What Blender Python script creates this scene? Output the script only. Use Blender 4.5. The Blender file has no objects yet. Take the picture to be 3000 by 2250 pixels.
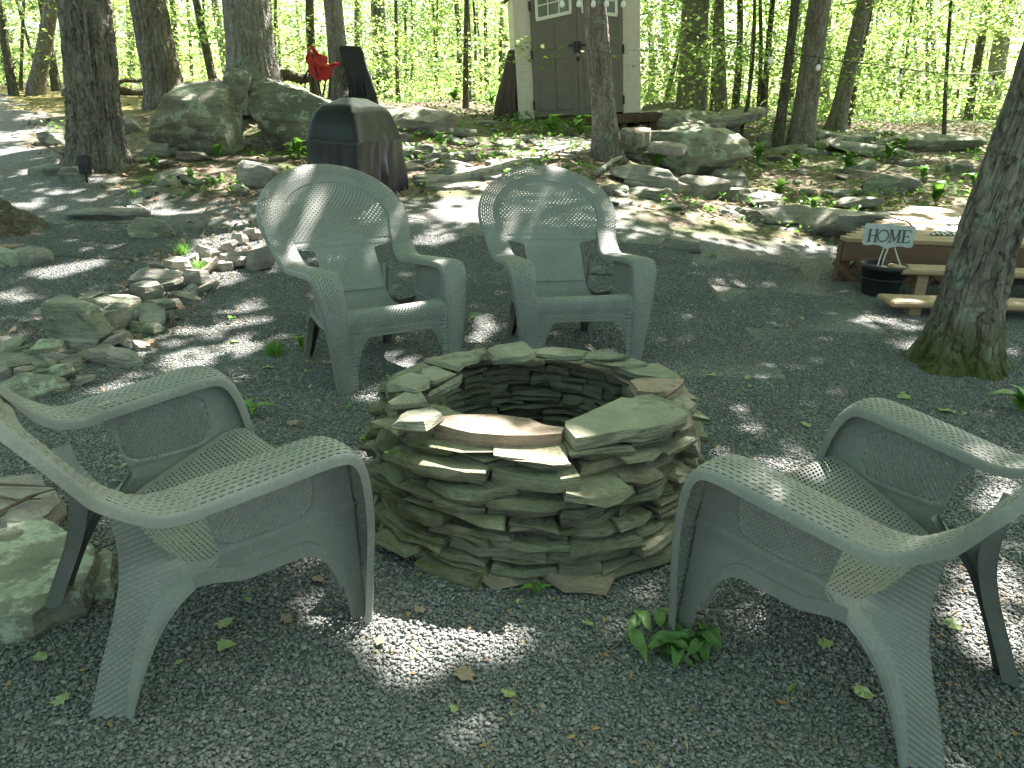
import bpy, bmesh, math, random
import numpy as np
from mathutils import Vector, Matrix
R = math.radians
random.seed(7); rng = np.random.default_rng(7)
scene = bpy.context.scene
COL = scene.collection

# ------------------------------------------------------------------ camera
CAM_H, PITCH, ROLL, FPX = 1.36, R(19.75), R(1.97), 2296.0
cam_d = bpy.data.cameras.new('camera'); cam = bpy.data.objects.new('camera', cam_d); COL.objects.link(cam)
FW = np.array([0, math.cos(PITCH), -math.sin(PITCH)]); UP0 = np.array([0, math.sin(PITCH), math.cos(PITCH)]); RT0 = np.array([1., 0, 0])
RT = math.cos(ROLL)*RT0 + math.sin(ROLL)*UP0; UPV = -math.sin(ROLL)*RT0 + math.cos(ROLL)*UP0
CAMP = np.array([0, 0, CAM_H])
cam.matrix_world = Matrix(((RT[0], UPV[0], -FW[0], 0), (RT[1], UPV[1], -FW[1], 0), (RT[2], UPV[2], -FW[2], CAM_H), (0, 0, 0, 1)))
cam_d.sensor_width = 36; cam_d.lens = FPX/3000*36; cam_d.clip_start = .05; cam_d.clip_end = 2000
scene.camera = cam
# ------------------------------------------------------------------ sky, sun, exposure
SUN_EL, SUN_AZ = R(54), R(36)          # azimuth to the right of +Y
SUN = np.array([math.sin(SUN_AZ)*math.cos(SUN_EL), math.cos(SUN_AZ)*math.cos(SUN_EL), math.sin(SUN_EL)])
w = bpy.data.worlds.new('World'); scene.world = w; w.use_nodes = True
nt = w.node_tree; nt.nodes.clear()
sky = nt.nodes.new('ShaderNodeTexSky'); sky.sky_type = 'NISHITA'; sky.sun_disc = False
sky.sun_elevation = SUN_EL; sky.sun_rotation = SUN_AZ; sky.dust_density = 4; sky.air_density = .8
bg = nt.nodes.new('ShaderNodeBackground'); bg.inputs[1].default_value = 0.072
wo = nt.nodes.new('ShaderNodeOutputWorld')
nt.links.new(sky.outputs[0], bg.inputs[0]); nt.links.new(bg.outputs[0], wo.inputs[0])
sl = bpy.data.lights.new('sun', 'SUN'); sl.energy = 5.0; sl.angle = R(0.53); sl.color = (1, .915, .885)
so = bpy.data.objects.new('sun', sl); COL.objects.link(so); so.location = (0, 0, 30)
so.rotation_euler = Vector(SUN).to_track_quat('Z', 'Y').to_euler()
scene.view_settings.view_transform = 'Standard'; scene.view_settings.look = 'None'
scene.view_settings.exposure = 3.0; scene.view_settings.gamma = 1
scene.render.engine = 'CYCLES'
cy = scene.cycles
cy.use_denoising = True; cy.max_bounces = 10; cy.diffuse_bounces = 5; cy.glossy_bounces = 3; cy.transmission_bounces = 6; cy.transparent_max_bounces = 8
cy.sample_clamp_indirect = 6

# ------------------------------------------------------------------ terrain height and pixel helpers
_K = np.array([-60, -1.2, 0, 1, 4, 8.6, 12, 18, 30, 60, 120, 900]); _V = np.array([0, 0, .04, .13, .50, 1.06, 1.24, 1.33, 1.25, .6, -1.5, -6.])
def _hash(ix, iy, iz, seed):
    h = (ix*374761393 + iy*668265263 + iz*2147483647 + seed*974634777) & 0xffffffff
    h = ((h ^ (h >> 13))*1274126177) & 0xffffffff
    h = (h ^ (h >> 16)) & 0xffff
    return h/65535.0
def noise(x, y, z=0.0, seed=0):
    x, y, z = np.broadcast_arrays(np.asarray(x, float), np.asarray(y, float), np.asarray(z, float))
    ix, iy, iz = np.floor(x).astype(np.int64), np.floor(y).astype(np.int64), np.floor(z).astype(np.int64)
    fx, fy, fz = x-ix, y-iy, z-iz
    fx, fy, fz = fx*fx*(3-2*fx), fy*fy*(3-2*fy), fz*fz*(3-2*fz)
    r = 0
    for dx in (0, 1):
        for dy in (0, 1):
            for dz in (0, 1):
                r = r + (fx if dx else 1-fx)*(fy if dy else 1-fy)*(fz if dz else 1-fz)*_hash(ix+dx, iy+dy, iz+dz, seed)
    return r*2-1
def sstep(a, b, x):
    t = np.clip((np.asarray(x, float)-a)/(b-a), 0, 1); return t*t*(3-2*t)
def T(x, y):
    x = np.asarray(x, float); y = np.asarray(y, float)
    s = y - (5.2 + 2.0*sstep(.8, 3.2, x))
    z = sum(np.interp(s+o, _K, _V) for o in (-.8, -.4, 0, .4, .8))/5
    k = sstep(1.0, 3.0, s)
    z = z + .42*np.exp(-((x+3.5)/2.0)**2-((y-12.6)/1.5)**2)
    return z + k*(.07*noise(x*.7, y*.7, 0, 3) + .03*noise(x*2.1, y*2.1, 0, 4))
def ray(px, py): return FW + RT*(px-1500)/FPX + UPV*(1125-py)/FPX
def g(px, py, z=0.0):
    d = ray(px, py); return CAMP + d*((z-CAM_H)/d[2])
def atY(px, py, Y):
    d = ray(px, py); return CAMP + d*(Y/d[1])
def gt(px, py, ymax=60.0):
    "the point of the terrain seen at that place of the photograph"
    d = ray(px, py); ys = np.concatenate([np.linspace(1, 20, 900), np.linspace(20, ymax, 300)])
    P = CAMP[:, None] + d[:, None]*(ys/d[1]); below = P[2] <= T(P[0], P[1])
    i = int(np.argmax(below)) if below.any() else len(ys)-1
    p = P[:, i]; return np.array([p[0], p[1], float(T(p[0], p[1]))])
def proj(P):
    d = P - CAMP; z = d@FW; return np.stack([1500+FPX*(d@RT)/z, 1125-FPX*(d@UPV)/z], -1), z

# ------------------------------------------------------------------ mesh helpers
def mesh(name, V, F, smooth=False):
    me = bpy.data.meshes.new(name)
    V = np.asarray(V, np.float32)
    if isinstance(F, np.ndarray):
        n, k = F.shape
        me.vertices.add(len(V)); me.vertices.foreach_set('co', V.ravel())
        me.loops.add(n*k); me.loops.foreach_set('vertex_index', F.astype(np.int32).ravel())
        me.polygons.add(n); me.polygons.foreach_set('loop_start', np.arange(0, n*k, k, dtype=np.int32))
        me.update(calc_edges=True)
    else:
        me.from_pydata([tuple(map(float, v)) for v in V], [], [tuple(int(i) for i in f) for f in F])
    if smooth: me.polygons.foreach_set('use_smooth', np.ones(len(me.polygons), bool))
    me.validate(); me.update()
    return me
def obj(name, me, mat=None, parent=None, loc=None, rot=None):
    o = bpy.data.objects.new(name, me); COL.objects.link(o)
    if mat is not None:
        if len(me.materials) == 0: me.materials.append(mat)
    if parent is not None: o.parent = parent
    if loc is not None: o.location = [float(a) for a in loc]
    if rot is not None: o.rotation_euler = rot
    return o
def tag(o, label, cat, group=None):
    o['label'] = label; o['category'] = cat
    if group: o['group'] = group
    return o
def thing(name, label, cat, loc=(0, 0, 0), rotz=0.0, group=None):
    o = bpy.data.objects.new(name, None); COL.objects.link(o)
    o.location = [float(a) for a in loc]; o.rotation_euler = (0, 0, rotz); o.empty_display_size = .1
    return tag(o, label, cat, group)
def copy_tree(o, parent=None):
    c = o.copy(); COL.objects.link(c); c.parent = parent
    for ch in list(o.children): copy_tree(ch, c)
    return c
class MB:
    def __init__(s): s.V = []; s.F = []
    def add(s, V, F):
        b = len(s.V); s.V += [tuple(v) for v in V]; s.F += [tuple(i+b for i in f) for f in F]
    def box(s, lo, hi, M=None, bev=0.0):
        (x0, y0, z0), (x1, y1, z1) = lo, hi
        if bev <= 0:
            V = [(x, y, z) for z in (z0, z1) for y in (y0, y1) for x in (x0, x1)]
            F = [(0, 2, 3, 1), (4, 5, 7, 6), (0, 1, 5, 4), (2, 6, 7, 3), (0, 4, 6, 2), (1, 3, 7, 5)]
        else:
            bm = bmesh.new(); bmesh.ops.create_cube(bm, size=1)
            for v in bm.verts: v.co = Vector(((x0+x1)/2+v.co.x*(x1-x0), (y0+y1)/2+v.co.y*(y1-y0), (z0+z1)/2+v.co.z*(z1-z0)))
            bmesh.ops.bevel(bm, geom=bm.edges[:], offset=bev, segments=1, affect='EDGES')
            bm.verts.index_update(); V = [tuple(v.co) for v in bm.verts]; F = [[v.index for v in f.verts] for f in bm.faces]; bm.free()
        if M is not None: V = [tuple(M @ Vector(v)) for v in V]
        s.add(V, F); return s
    def bar(s, a, b, w, h, up=(0, 0, 1)):
        a, b = Vector(a), Vector(b); d = (b-a); L = d.length; d.normalize(); u = Vector(up)
        sd = d.cross(u).normalized(); u = sd.cross(d).normalized()
        V = [tuple(p + sd*sx*w/2 + u*sz*h/2) for p in (a, b) for sz in (-1, 1) for sx in (-1, 1)]
        s.add(V, [(0, 1, 3, 2), (4, 6, 7, 5), (0, 4, 5, 1), (2, 3, 7, 6), (0, 2, 6, 4), (1, 5, 7, 3)]); return s
    def tube(s, pts, rad, n=8):
        pts = [Vector(p) for p in pts]; rs = rad if isinstance(rad, (list, tuple)) else [rad]*len(pts)
        V = []; up = Vector((0.3, .2, 1)).normalized()
        for i, p in enumerate(pts):
            d = (pts[min(i+1, len(pts)-1)]-pts[max(i-1, 0)]).normalized()
            a = d.cross(up); a = a if a.length > 1e-4 else d.cross(Vector((1, 0, 0))); a.normalize(); b = d.cross(a)
            V += [tuple(p + (a*math.cos(t*2*math.pi/n)+b*math.sin(t*2*math.pi/n))*rs[i]) for t in range(n)]
        F = [(i*n+t, i*n+(t+1) % n, (i+1)*n+(t+1) % n, (i+1)*n+t) for i in range(len(pts)-1) for t in range(n)]
        F += [tuple(range(n-1, -1, -1)), tuple(range((len(pts)-1)*n, len(pts)*n))]
        s.add(V, F); return s
    def lathe(s, prof, n=24, c=(0, 0, 0)):
        V = [(c[0]+r*math.cos(2*math.pi*t/n), c[1]+r*math.sin(2*math.pi*t/n), c[2]+z) for r, z in prof for t in range(n)]
        F = [(i*n+t, i*n+(t+1) % n, (i+1)*n+(t+1) % n, (i+1)*n+t) for i in range(len(prof)-1) for t in range(n)]
        s.add(V, F); return s
    def build(s, name, mat=None, parent=None, smooth=False, loc=None, rot=None):
        return obj(name, mesh(name, s.V, s.F, smooth), mat, parent, loc, rot)
def grid_faces(nu, nv, keep=None):
    "nu x nv vertices, index u*nv+v"
    U, Vv = np.meshgrid(np.arange(nu-1), np.arange(nv-1), indexing='ij')
    F = np.stack([U*nv+Vv, (U+1)*nv+Vv, (U+1)*nv+Vv+1, U*nv+Vv+1], -1)
    if keep is not None: F = F[keep]
    return F.reshape(-1, 4)
def spline(P, n):
    "Catmull-Rom through rows of P, n samples, roughly even in arc length"
    P = np.asarray(P, float); Q = np.vstack([2*P[0]-P[1], P, 2*P[-1]-P[-2]])
    out = []
    m = 60
    for i in range(1, len(Q)-2):
        t = np.linspace(0, 1, m, endpoint=False)[:, None]
        a, b, c, d = Q[i-1], Q[i], Q[i+1], Q[i+2]
        out.append(.5*((2*b)+(-a+c)*t+(2*a-5*b+4*c-d)*t**2+(-a+3*b-3*c+d)*t**3))
    out = np.vstack(out+[P[-1:]])
    L = np.concatenate([[0], np.cumsum(np.linalg.norm(np.diff(out[:, :3], axis=0), axis=1))])
    s = np.linspace(0, L[-1], n)
    return np.stack([np.interp(s, L, out[:, k]) for k in range(P.shape[1])], 1)

# ------------------------------------------------------------------ materials
def mat(name):
    m = bpy.data.materials.new(name); m.use_nodes = True
    n = m.node_tree.nodes; b = n['Principled BSDF']
    return m, m.node_tree, b
def N(t, kind, **kw):
    n = t.nodes.new(kind)
    for k, v in kw.items():
        if k.startswith('i_'): n.inputs[k[2:]].default_value = v
        elif k.startswith('n_'): n.inputs[int(k[2:])].default_value = v
        else: setattr(n, k, v)
    return n
def ramp(t, fac, stops, interp='LINEAR'):
    r = t.nodes.new('ShaderNodeValToRGB'); cr = r.color_ramp; cr.interpolation = interp
    while len(cr.elements) < len(stops): cr.elements.new(.5)
    for e, (p, c) in zip(cr.elements, stops): e.position = p; e.color = (*c, 1) if len(c) == 3 else c
    t.links.new(fac, r.inputs[0]); return r.outputs[0]
def mixc(t, fac, a, b, mode='MIX'):
    m = t.nodes.new('ShaderNodeMix'); m.data_type = 'RGBA'; m.blend_type = mode
    for s, v in ((0, fac), (6, a), (7, b)):
        if isinstance(v, (float, int)): m.inputs[s].default_value = v
        elif isinstance(v, tuple): m.inputs[s].default_value = (*v, 1)
        else: t.links.new(v, m.inputs[s])
    return m.outputs[2]
def tnoise(t, scale, detail=4, rough=.6, vec=None, stretch=None):
    n = N(t, 'ShaderNodeTexNoise'); n.inputs['Scale'].default_value = scale; n.inputs['Detail'].default_value = detail; n.inputs['Roughness'].default_value = rough
    if vec is None:
        tc = t.nodes.new('ShaderNodeTexCoord'); vec = tc.outputs['Object']
    if stretch:
        mp = t.nodes.new('ShaderNodeMapping'); mp.inputs['Scale'].default_value = stretch; t.links.new(vec, mp.inputs[0]); vec = mp.outputs[0]
    t.links.new(vec, n.inputs['Vector']); return n.outputs['Fac']
def bump(t, b, h, strength=.5, dist=.01, prev=None):
    n = t.nodes.new('ShaderNodeBump'); n.inputs['Strength'].default_value = strength; n.inputs['Distance'].default_value = dist
    t.links.new(h, n.inputs['Height'])
    if prev is not None: t.links.new(prev, n.inputs['Normal'])
    t.links.new(n.outputs[0], b.inputs['Normal']); return n.outputs[0]
def simple(name, col, rough=.7, var=.25, scale=8, bs=.0, bd=.005, metallic=0.0, spec=.3):
    m, t, b = mat(name)
    f = tnoise(t, scale)
    c = ramp(t, f, [(.3, tuple(x*(1-var) for x in col)), (.7, tuple(min(1, x*(1+var)) for x in col))])
    t.links.new(c, b.inputs['Base Color']); b.inputs['Roughness'].default_value = rough; b.inputs['Metallic'].default_value = metallic
    b.inputs['Specular IOR Level'].default_value = spec
    if bs: bump(t, b, tnoise(t, scale*5), bs, bd)
    return m
def geo_pos(t): return t.nodes.new('ShaderNodeNewGeometry').outputs['Position']
def island(t): return t.nodes.new('ShaderNodeNewGeometry').outputs['Random Per Island']
def upness(t):
    gm = t.nodes.new('ShaderNodeNewGeometry'); s = t.nodes.new('ShaderNodeSeparateXYZ'); t.links.new(gm.outputs['True Normal'], s.inputs[0]); return s.outputs[2]
def mth(t, op, a, b=None):
    m = t.nodes.new('ShaderNodeMath'); m.operation = op
    for i, v in enumerate((a, b)):
        if v is None: continue
        if isinstance(v, (float, int)): m.inputs[i].default_value = v
        else: t.links.new(v, m.inputs[i])
    return m.outputs[0]

def leaf_mat(name, cols, trans=.5, rough=.45):
    m, t, b = mat(name)
    out = t.nodes['Material Output']
    c = ramp(t, island(t), [(i/(max(1, len(cols)-1)), c) for i, c in enumerate(cols)])
    t.links.new(c, b.inputs['Base Color']); b.inputs['Roughness'].default_value = rough; b.inputs['Specular IOR Level'].default_value = .35
    tr = t.nodes.new('ShaderNodeBsdfTranslucent')
    c2 = mixc(t, 1.0, c, (1.3, 1.38, .95), 'MULTIPLY'); t.links.new(c2, tr.inputs[0])
    mx = t.nodes.new('ShaderNodeMixShader'); mx.inputs[0].default_value = trans
    t.links.new(b.outputs[0], mx.inputs[1]); t.links.new(tr.outputs[0], mx.inputs[2]); t.links.new(mx.outputs[0], out.inputs[0])
    return m
M = {}
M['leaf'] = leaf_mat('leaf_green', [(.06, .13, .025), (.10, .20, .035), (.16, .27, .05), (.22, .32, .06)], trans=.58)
M['leaf_far'] = leaf_mat('leaf_sunlit', [(.09, .16, .05), (.18, .28, .09), (.29, .38, .14), (.44, .5, .24)], trans=.6)  # paler colours standing in for sunlight lost inside the dense far crowns
M['leaf_weed'] = leaf_mat('leaf_weed', [(.10, .22, .04), (.16, .30, .06)], trans=.35)
M['leaf_fallen'] = leaf_mat('leaf_fallen', [(.17, .26, .10), (.27, .34, .14), (.21, .3, .09)], trans=.2)
M['leaf_dead'] = leaf_mat('leaf_dead', [(.15, .10, .06), (.22, .155, .10), (.29, .225, .16), (.18, .135, .10)], trans=.15, rough=.7)
def stone_mat(name, dark, mid, light, moss=0.0, lichen=0.0, mossdir=.3, pinkfac=0.0):
    m, t, b = mat(name); P = geo_pos(t)
    oi = t.nodes.new('ShaderNodeObjectInfo').outputs['Random']
    f = tnoise(t, 9, 6, .65, P); f2 = tnoise(t, 70, 3, .6, P)
    c = ramp(t, f, [(.28, dark), (.5, mid), (.75, light)])
    c = mixc(t, .35, c, ramp(t, oi, [(0, dark), (.35, mid), (.7, light), (1, tuple(.5*(a+bb) for a, bb in zip(mid, (.36, .29, .22))))]))
    c = mixc(t, mth(t, 'MULTIPLY', f2, .35), c, tuple(x*.5 for x in dark), 'MIX')
    if pinkfac: c = mixc(t, mth(t, 'MULTIPLY', ramp(t, oi, [(.86, (0, 0, 0)), (.9, (1, 1, 1))]), pinkfac), c, (.36, .25, .2))
    beds = ramp(t, tnoise(t, 7, 6, .75, P, (.6, .6, 9)), [(.40, (1, 1, 1)), (.46, (0, 0, 0))])
    c = mixc(t, mth(t, 'MULTIPLY', beds, .55), c, tuple(x*.45 for x in dark))       # dirt in the bedding joints
    big = tnoise(t, 2.3, 4, .6, P); c = mixc(t, .6, c, mixc(t, 1.0, c, ramp(t, big, [(.3, (.62, .62, .6)), (.7, (1.3, 1.28, 1.2))]), 'MULTIPLY'))
    if lichen:
        v = N(t, 'ShaderNodeTexVoronoi'); v.inputs['Scale'].default_value = 9; t.links.new(P, v.inputs['Vector'])
        ln = tnoise(t, 5, 5, .7, P)
        k = ramp(t, ln, [(.52, (0, 0, 0)), (.57, (1, 1, 1))]); k2 = mth(t, 'MULTIPLY', k, lichen)
        c = mixc(t, k2, c, ramp(t, tnoise(t, 40, 3, .6, P), [(.3, (.26, .31, .22)), (.7, (.42, .46, .34))]))
    if moss:
        up = upness(t); mn = tnoise(t, 6, 5, .7, P)
        k = mth(t, 'MULTIPLY', ramp(t, mn, [(.55, (0, 0, 0)), (.66, (1, 1, 1))]), ramp(t, up, [(mossdir-.3, (0, 0, 0)), (mossdir+.3, (1, 1, 1))]))
        k = mth(t, 'MULTIPLY', k, moss)
        c = mixc(t, k, c, ramp(t, tnoise(t, 60, 2, .5, P), [(.3, (.045, .07, .012)), (.7, (.13, .15, .03))]))
    t.links.new(c, b.inputs['Base Color']); b.inputs['Roughness'].default_value = .85; b.inputs['Specular IOR Level'].default_value = .25
    st = tnoise(t, 14, 5, .65, P, (1, 1, 6))
    n1 = bump(t, b, st, .9, .02); n1 = bump(t, b, tnoise(t, 28, 5, .7, P), .6, .012, n1); bump(t, b, f2, .4, .004, n1)
    return m
M['slate'] = stone_mat('slate', (.11, .118, .08), (.19, .2, .138), (.28, .288, .205), moss=.4, lichen=.12, pinkfac=.25)
M['slate_mossy'] = stone_mat('slate_mossy', (.10, .108, .065), (.17, .176, .112), (.25, .252, .17), moss=.95, lichen=.15)
M['slate_cap'] = stone_mat('slate_cap', (.165, .175, .128), (.24, .25, .185), (.32, .325, .25), moss=0, lichen=.1)
M['slate_pink'] = stone_mat('slate_pink', (.24, .18, .13), (.32, .245, .185), (.40, .31, .25))
M['boulder'] = stone_mat('boulder_lichen', (.14, .147, .11), (.245, .252, .19), (.36, .362, .28), moss=.3, lichen=.9, mossdir=.5)
M['rock'] = stone_mat('rock_grey', (.15, .148, .12), (.25, .245, .205), (.37, .36, .31), moss=.3, lichen=.35, mossdir=.5, pinkfac=.4)
M['rock_pale'] = stone_mat('rock_pale', (.22, .2, .18), (.32, .3, .27), (.42, .4, .36), moss=.1, lichen=.2)
def bark_mat(name, dark, light, lichen=.5, moss=.0, sc=1.0, brown=0.0):
    m, t, b = mat(name)
    tc = t.nodes.new('ShaderNodeTexCoord').outputs['Object']
    ns = tnoise(t, 11*sc, 6, .7, tc, (1, 1, .22)); n2 = tnoise(t, 40*sc, 4, .6, tc, (1, 1, .45))
    v = N(t, 'ShaderNodeTexVoronoi'); v.feature = 'DISTANCE_TO_EDGE'; v.inputs['Scale'].default_value = 15*sc
    mp = t.nodes.new('ShaderNodeMapping'); mp.inputs['Scale'].default_value = (1, 1, .3); t.links.new(tc, mp.inputs[0])
    ad = t.nodes.new('ShaderNodeMixRGB'); ad.inputs[0].default_value = .12; t.links.new(mp.outputs[0], ad.inputs[1])
    nn = N(t, 'ShaderNodeTexNoise'); nn.inputs['Scale'].default_value = 8*sc; t.links.new(tc, nn.inputs['Vector']); t.links.new(nn.outputs['Color'], ad.inputs[2])
    t.links.new(ad.outputs[0], v.inputs['Vector'])
    crack = ramp(t, v.outputs['Distance'], [(0, (0, 0, 0)), (.22, (1, 1, 1))])
    c = ramp(t, ns, [(.3, dark), (.7, light)])
    c = mixc(t, mth(t, 'MULTIPLY', n2, .5), c, tuple(x*.55 for x in dark))
    if brown: c = mixc(t, mth(t, 'MULTIPLY', ramp(t, tnoise(t, 4, 3, .6, tc), [(.45, (0, 0, 0)), (.6, (1, 1, 1))]), brown), c, (.17, .1, .05))
    k = mth(t, 'MULTIPLY', ramp(t, tnoise(t, 7*sc, 5, .7, tc), [(.54, (0, 0, 0)), (.6, (1, 1, 1))]), lichen)
    c = mixc(t, k, c, ramp(t, tnoise(t, 30, 3, .6, tc), [(.3, (.18, .23, .17)), (.7, (.36, .4, .31))]))
    if moss:
        s = t.nodes.new('ShaderNodeSeparateXYZ'); t.links.new(tc, s.inputs[0])
        zz = mth(t, 'ADD', s.outputs[2], mth(t, 'MULTIPLY', tnoise(t, 6, 3, .6, tc), .5))
        k = mth(t, 'MULTIPLY', ramp(t, zz, [(.3, (1, 1, 1)), (.62, (0, 0, 0))]), moss)
        c = mixc(t, k, c, (.075, .085, .02))
    t.links.new(c, b.inputs['Base Color']); b.inputs['Roughness'].default_value = .9; b.inputs['Specular IOR Level'].default_value = .15
    n1 = bump(t, b, crack, .9, .025); n1 = bump(t, b, ns, .7, .025, n1); bump(t, b, n2, .8, .010, n1)
    return m
M['bark'] = bark_mat('bark_grey', (.13, .115, .092), (.33, .30, .25), lichen=.35)
M['bark_mossy'] = bark_mat('bark_plated_mossy', (.12, .105, .08), (.30, .27, .215), lichen=.5, moss=.9, sc=.8)
M['bark_red'] = bark_mat('bark_flaky', (.165, .14, .115), (.36, .315, .265), lichen=.75, brown=.12)
M['bark_pale'] = bark_mat('bark_pale_lichen', (.17, .16, .135), (.36, .34, .30), lichen=.7)
M['bark_thin'] = bark_mat('bark_thin', (.075, .068, .05), (.18, .165, .12), lichen=.35, sc=1.4)
M['dead_wood'] = bark_mat('dead_wood', (.08, .065, .045), (.2, .165, .12), lichen=.3, sc=1.2)
M['twig'] = simple('twig', (.13, .1, .075), .85, .3, 20)
# ================================================================== STRUCTURE: ground and gravel
def build_ground():
    xs = np.concatenate([-np.geomspace(700, 14, 22)[:-1], np.linspace(-14, 14, 190), np.geomspace(14, 700, 22)[1:]])
    ys = np.concatenate([-np.geomspace(400, 3, 14)[:-1], np.linspace(-3, 3, 20)[:-1], np.linspace(3, 24, 170), np.geomspace(24, 900, 34)[1:]])
    X, Y = np.meshgrid(xs, ys, indexing='ij'); Z = T(X, Y)
    me = mesh('ground', np.stack([X, Y, Z], -1).reshape(-1, 3), grid_faces(len(xs), len(ys)), True)
    # what lies on the ground: r = gravel, g = moss, b = grass/green cover (rest is soil and leaf litter)
    x, y = X.ravel(), Y.ravel()
    n = noise(x*.9, y*.9, 0, 11)*.5 + noise(x*2.6, y*2.6, 0, 12)*.35
    edge = np.interp(x, [-20, -9, -6, -4.2, -3.2, -2, -.8, .4, 1.4, 2.4, 3.4, 5, 9], [30, 14.5, 10.2, 8.2, 7.6, 8.0, 8.7, 8.9, 8.4, 8.2, 7.8, 7.2, 5.5])
    gravel = sstep(.35, -.35, y - edge + n*1.1)
    moss = sstep(.1, .6, n*.8 + sstep(12.2, 13.6, y)*sstep(-2.8, -4.2, x)*1.1 - .1*np.abs(y-15) - .1)*.9
    moss = np.maximum(moss, sstep(.15, .5, n)*sstep(7.4, 8.4, y)*sstep(2.2, 3.2, x)*sstep(13, 11, y)*.7)
    grass = sstep(17, 24, y)
    col = np.stack([gravel, np.clip(moss*(1-gravel), 0, 1), grass, np.ones_like(x)], 1).astype(np.float32)
    at = me.color_attributes.new('zone', 'FLOAT_COLOR', 'POINT'); at.data.foreach_set('color', col.ravel())
    m, t, b = mat('forest_ground'); P = geo_pos(t)
    a = t.nodes.new('ShaderNodeAttribute'); a.attribute_name = 'zone'
    sp = t.nodes.new('ShaderNodeSeparateColor'); t.links.new(a.outputs['Color'], sp.inputs[0])
    v = N(t, 'ShaderNodeTexVoronoi'); v.inputs['Scale'].default_value = 78; t.links.new(P, v.inputs['Vector'])
    sc = t.nodes.new('ShaderNodeSeparateColor'); t.links.new(v.outputs['Color'], sc.inputs[0])
    gc = ramp(t, sc.outputs[0], GRAVEL)
    gc = mixc(t, mth(t, 'MULTIPLY', ramp(t, tnoise(t, 2.2, 5, .7, P), [(.5, (0, 0, 0)), (.72, (1, 1, 1))]), .45), gc, (.16, .11, .065))
    lit = N(t, 'ShaderNodeTexVoronoi'); lit.inputs['Scale'].default_value = 24; t.links.new(P, lit.inputs['Vector'])
    s2 = t.nodes.new('ShaderNodeSeparateColor'); t.links.new(lit.outputs['Color'], s2.inputs[0])
    soil = ramp(t, s2.outputs[1], [(0, (.055, .045, .03)), (.35, (.115, .09, .06)), (.7, (.18, .145, .105)), (1, (.24, .2, .155))])
    soil = mixc(t, ramp(t, tnoise(t, 1.6, 5, .65, P), [(.46, (0, 0, 0)), (.6, (.8, .8, .8))]), soil, ramp(t, tnoise(t, 30, 3, .6, P), [(.3, (.05, .075, .02)), (.7, (.12, .16, .04))]))
    mossc = ramp(t, tnoise(t, 9, 5, .7, P), [(.3, (.10, .095, .03)), (.6, (.18, .16, .045)), (.8, (.25, .21, .07))])
    grassc = ramp(t, tnoise(t, 3, 6, .7, P), [(.3, (.06, .10, .03)), (.7, (.15, .2, .06))])
    c = mixc(t, sp.outputs[2], soil, grassc); c = mixc(t, sp.outputs[1], c, mossc); c = mixc(t, sp.outputs[0], c, gc)
    t.links.new(c, b.inputs['Base Color']); b.inputs['Roughness'].default_value = .9; b.inputs['Specular IOR Level'].default_value = .25
    n1 = bump(t, b, v.outputs['Distance'], .8, .012); bump(t, b, tnoise(t, 18, 6, .7, P), .5, .02, n1)
    o = obj('ground', me, m); o['kind'] = 'structure'
    return o
GRAVEL = [(0, (.07, .083, .074)), (.2, (.098, .114, .102)), (.4, (.126, .144, .130)), (.6, (.155, .173, .158)), (.78, (.185, .192, .178)), (.9, (.21, .202, .185)), (1, (.27, .265, .25))]
build_ground()

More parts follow.
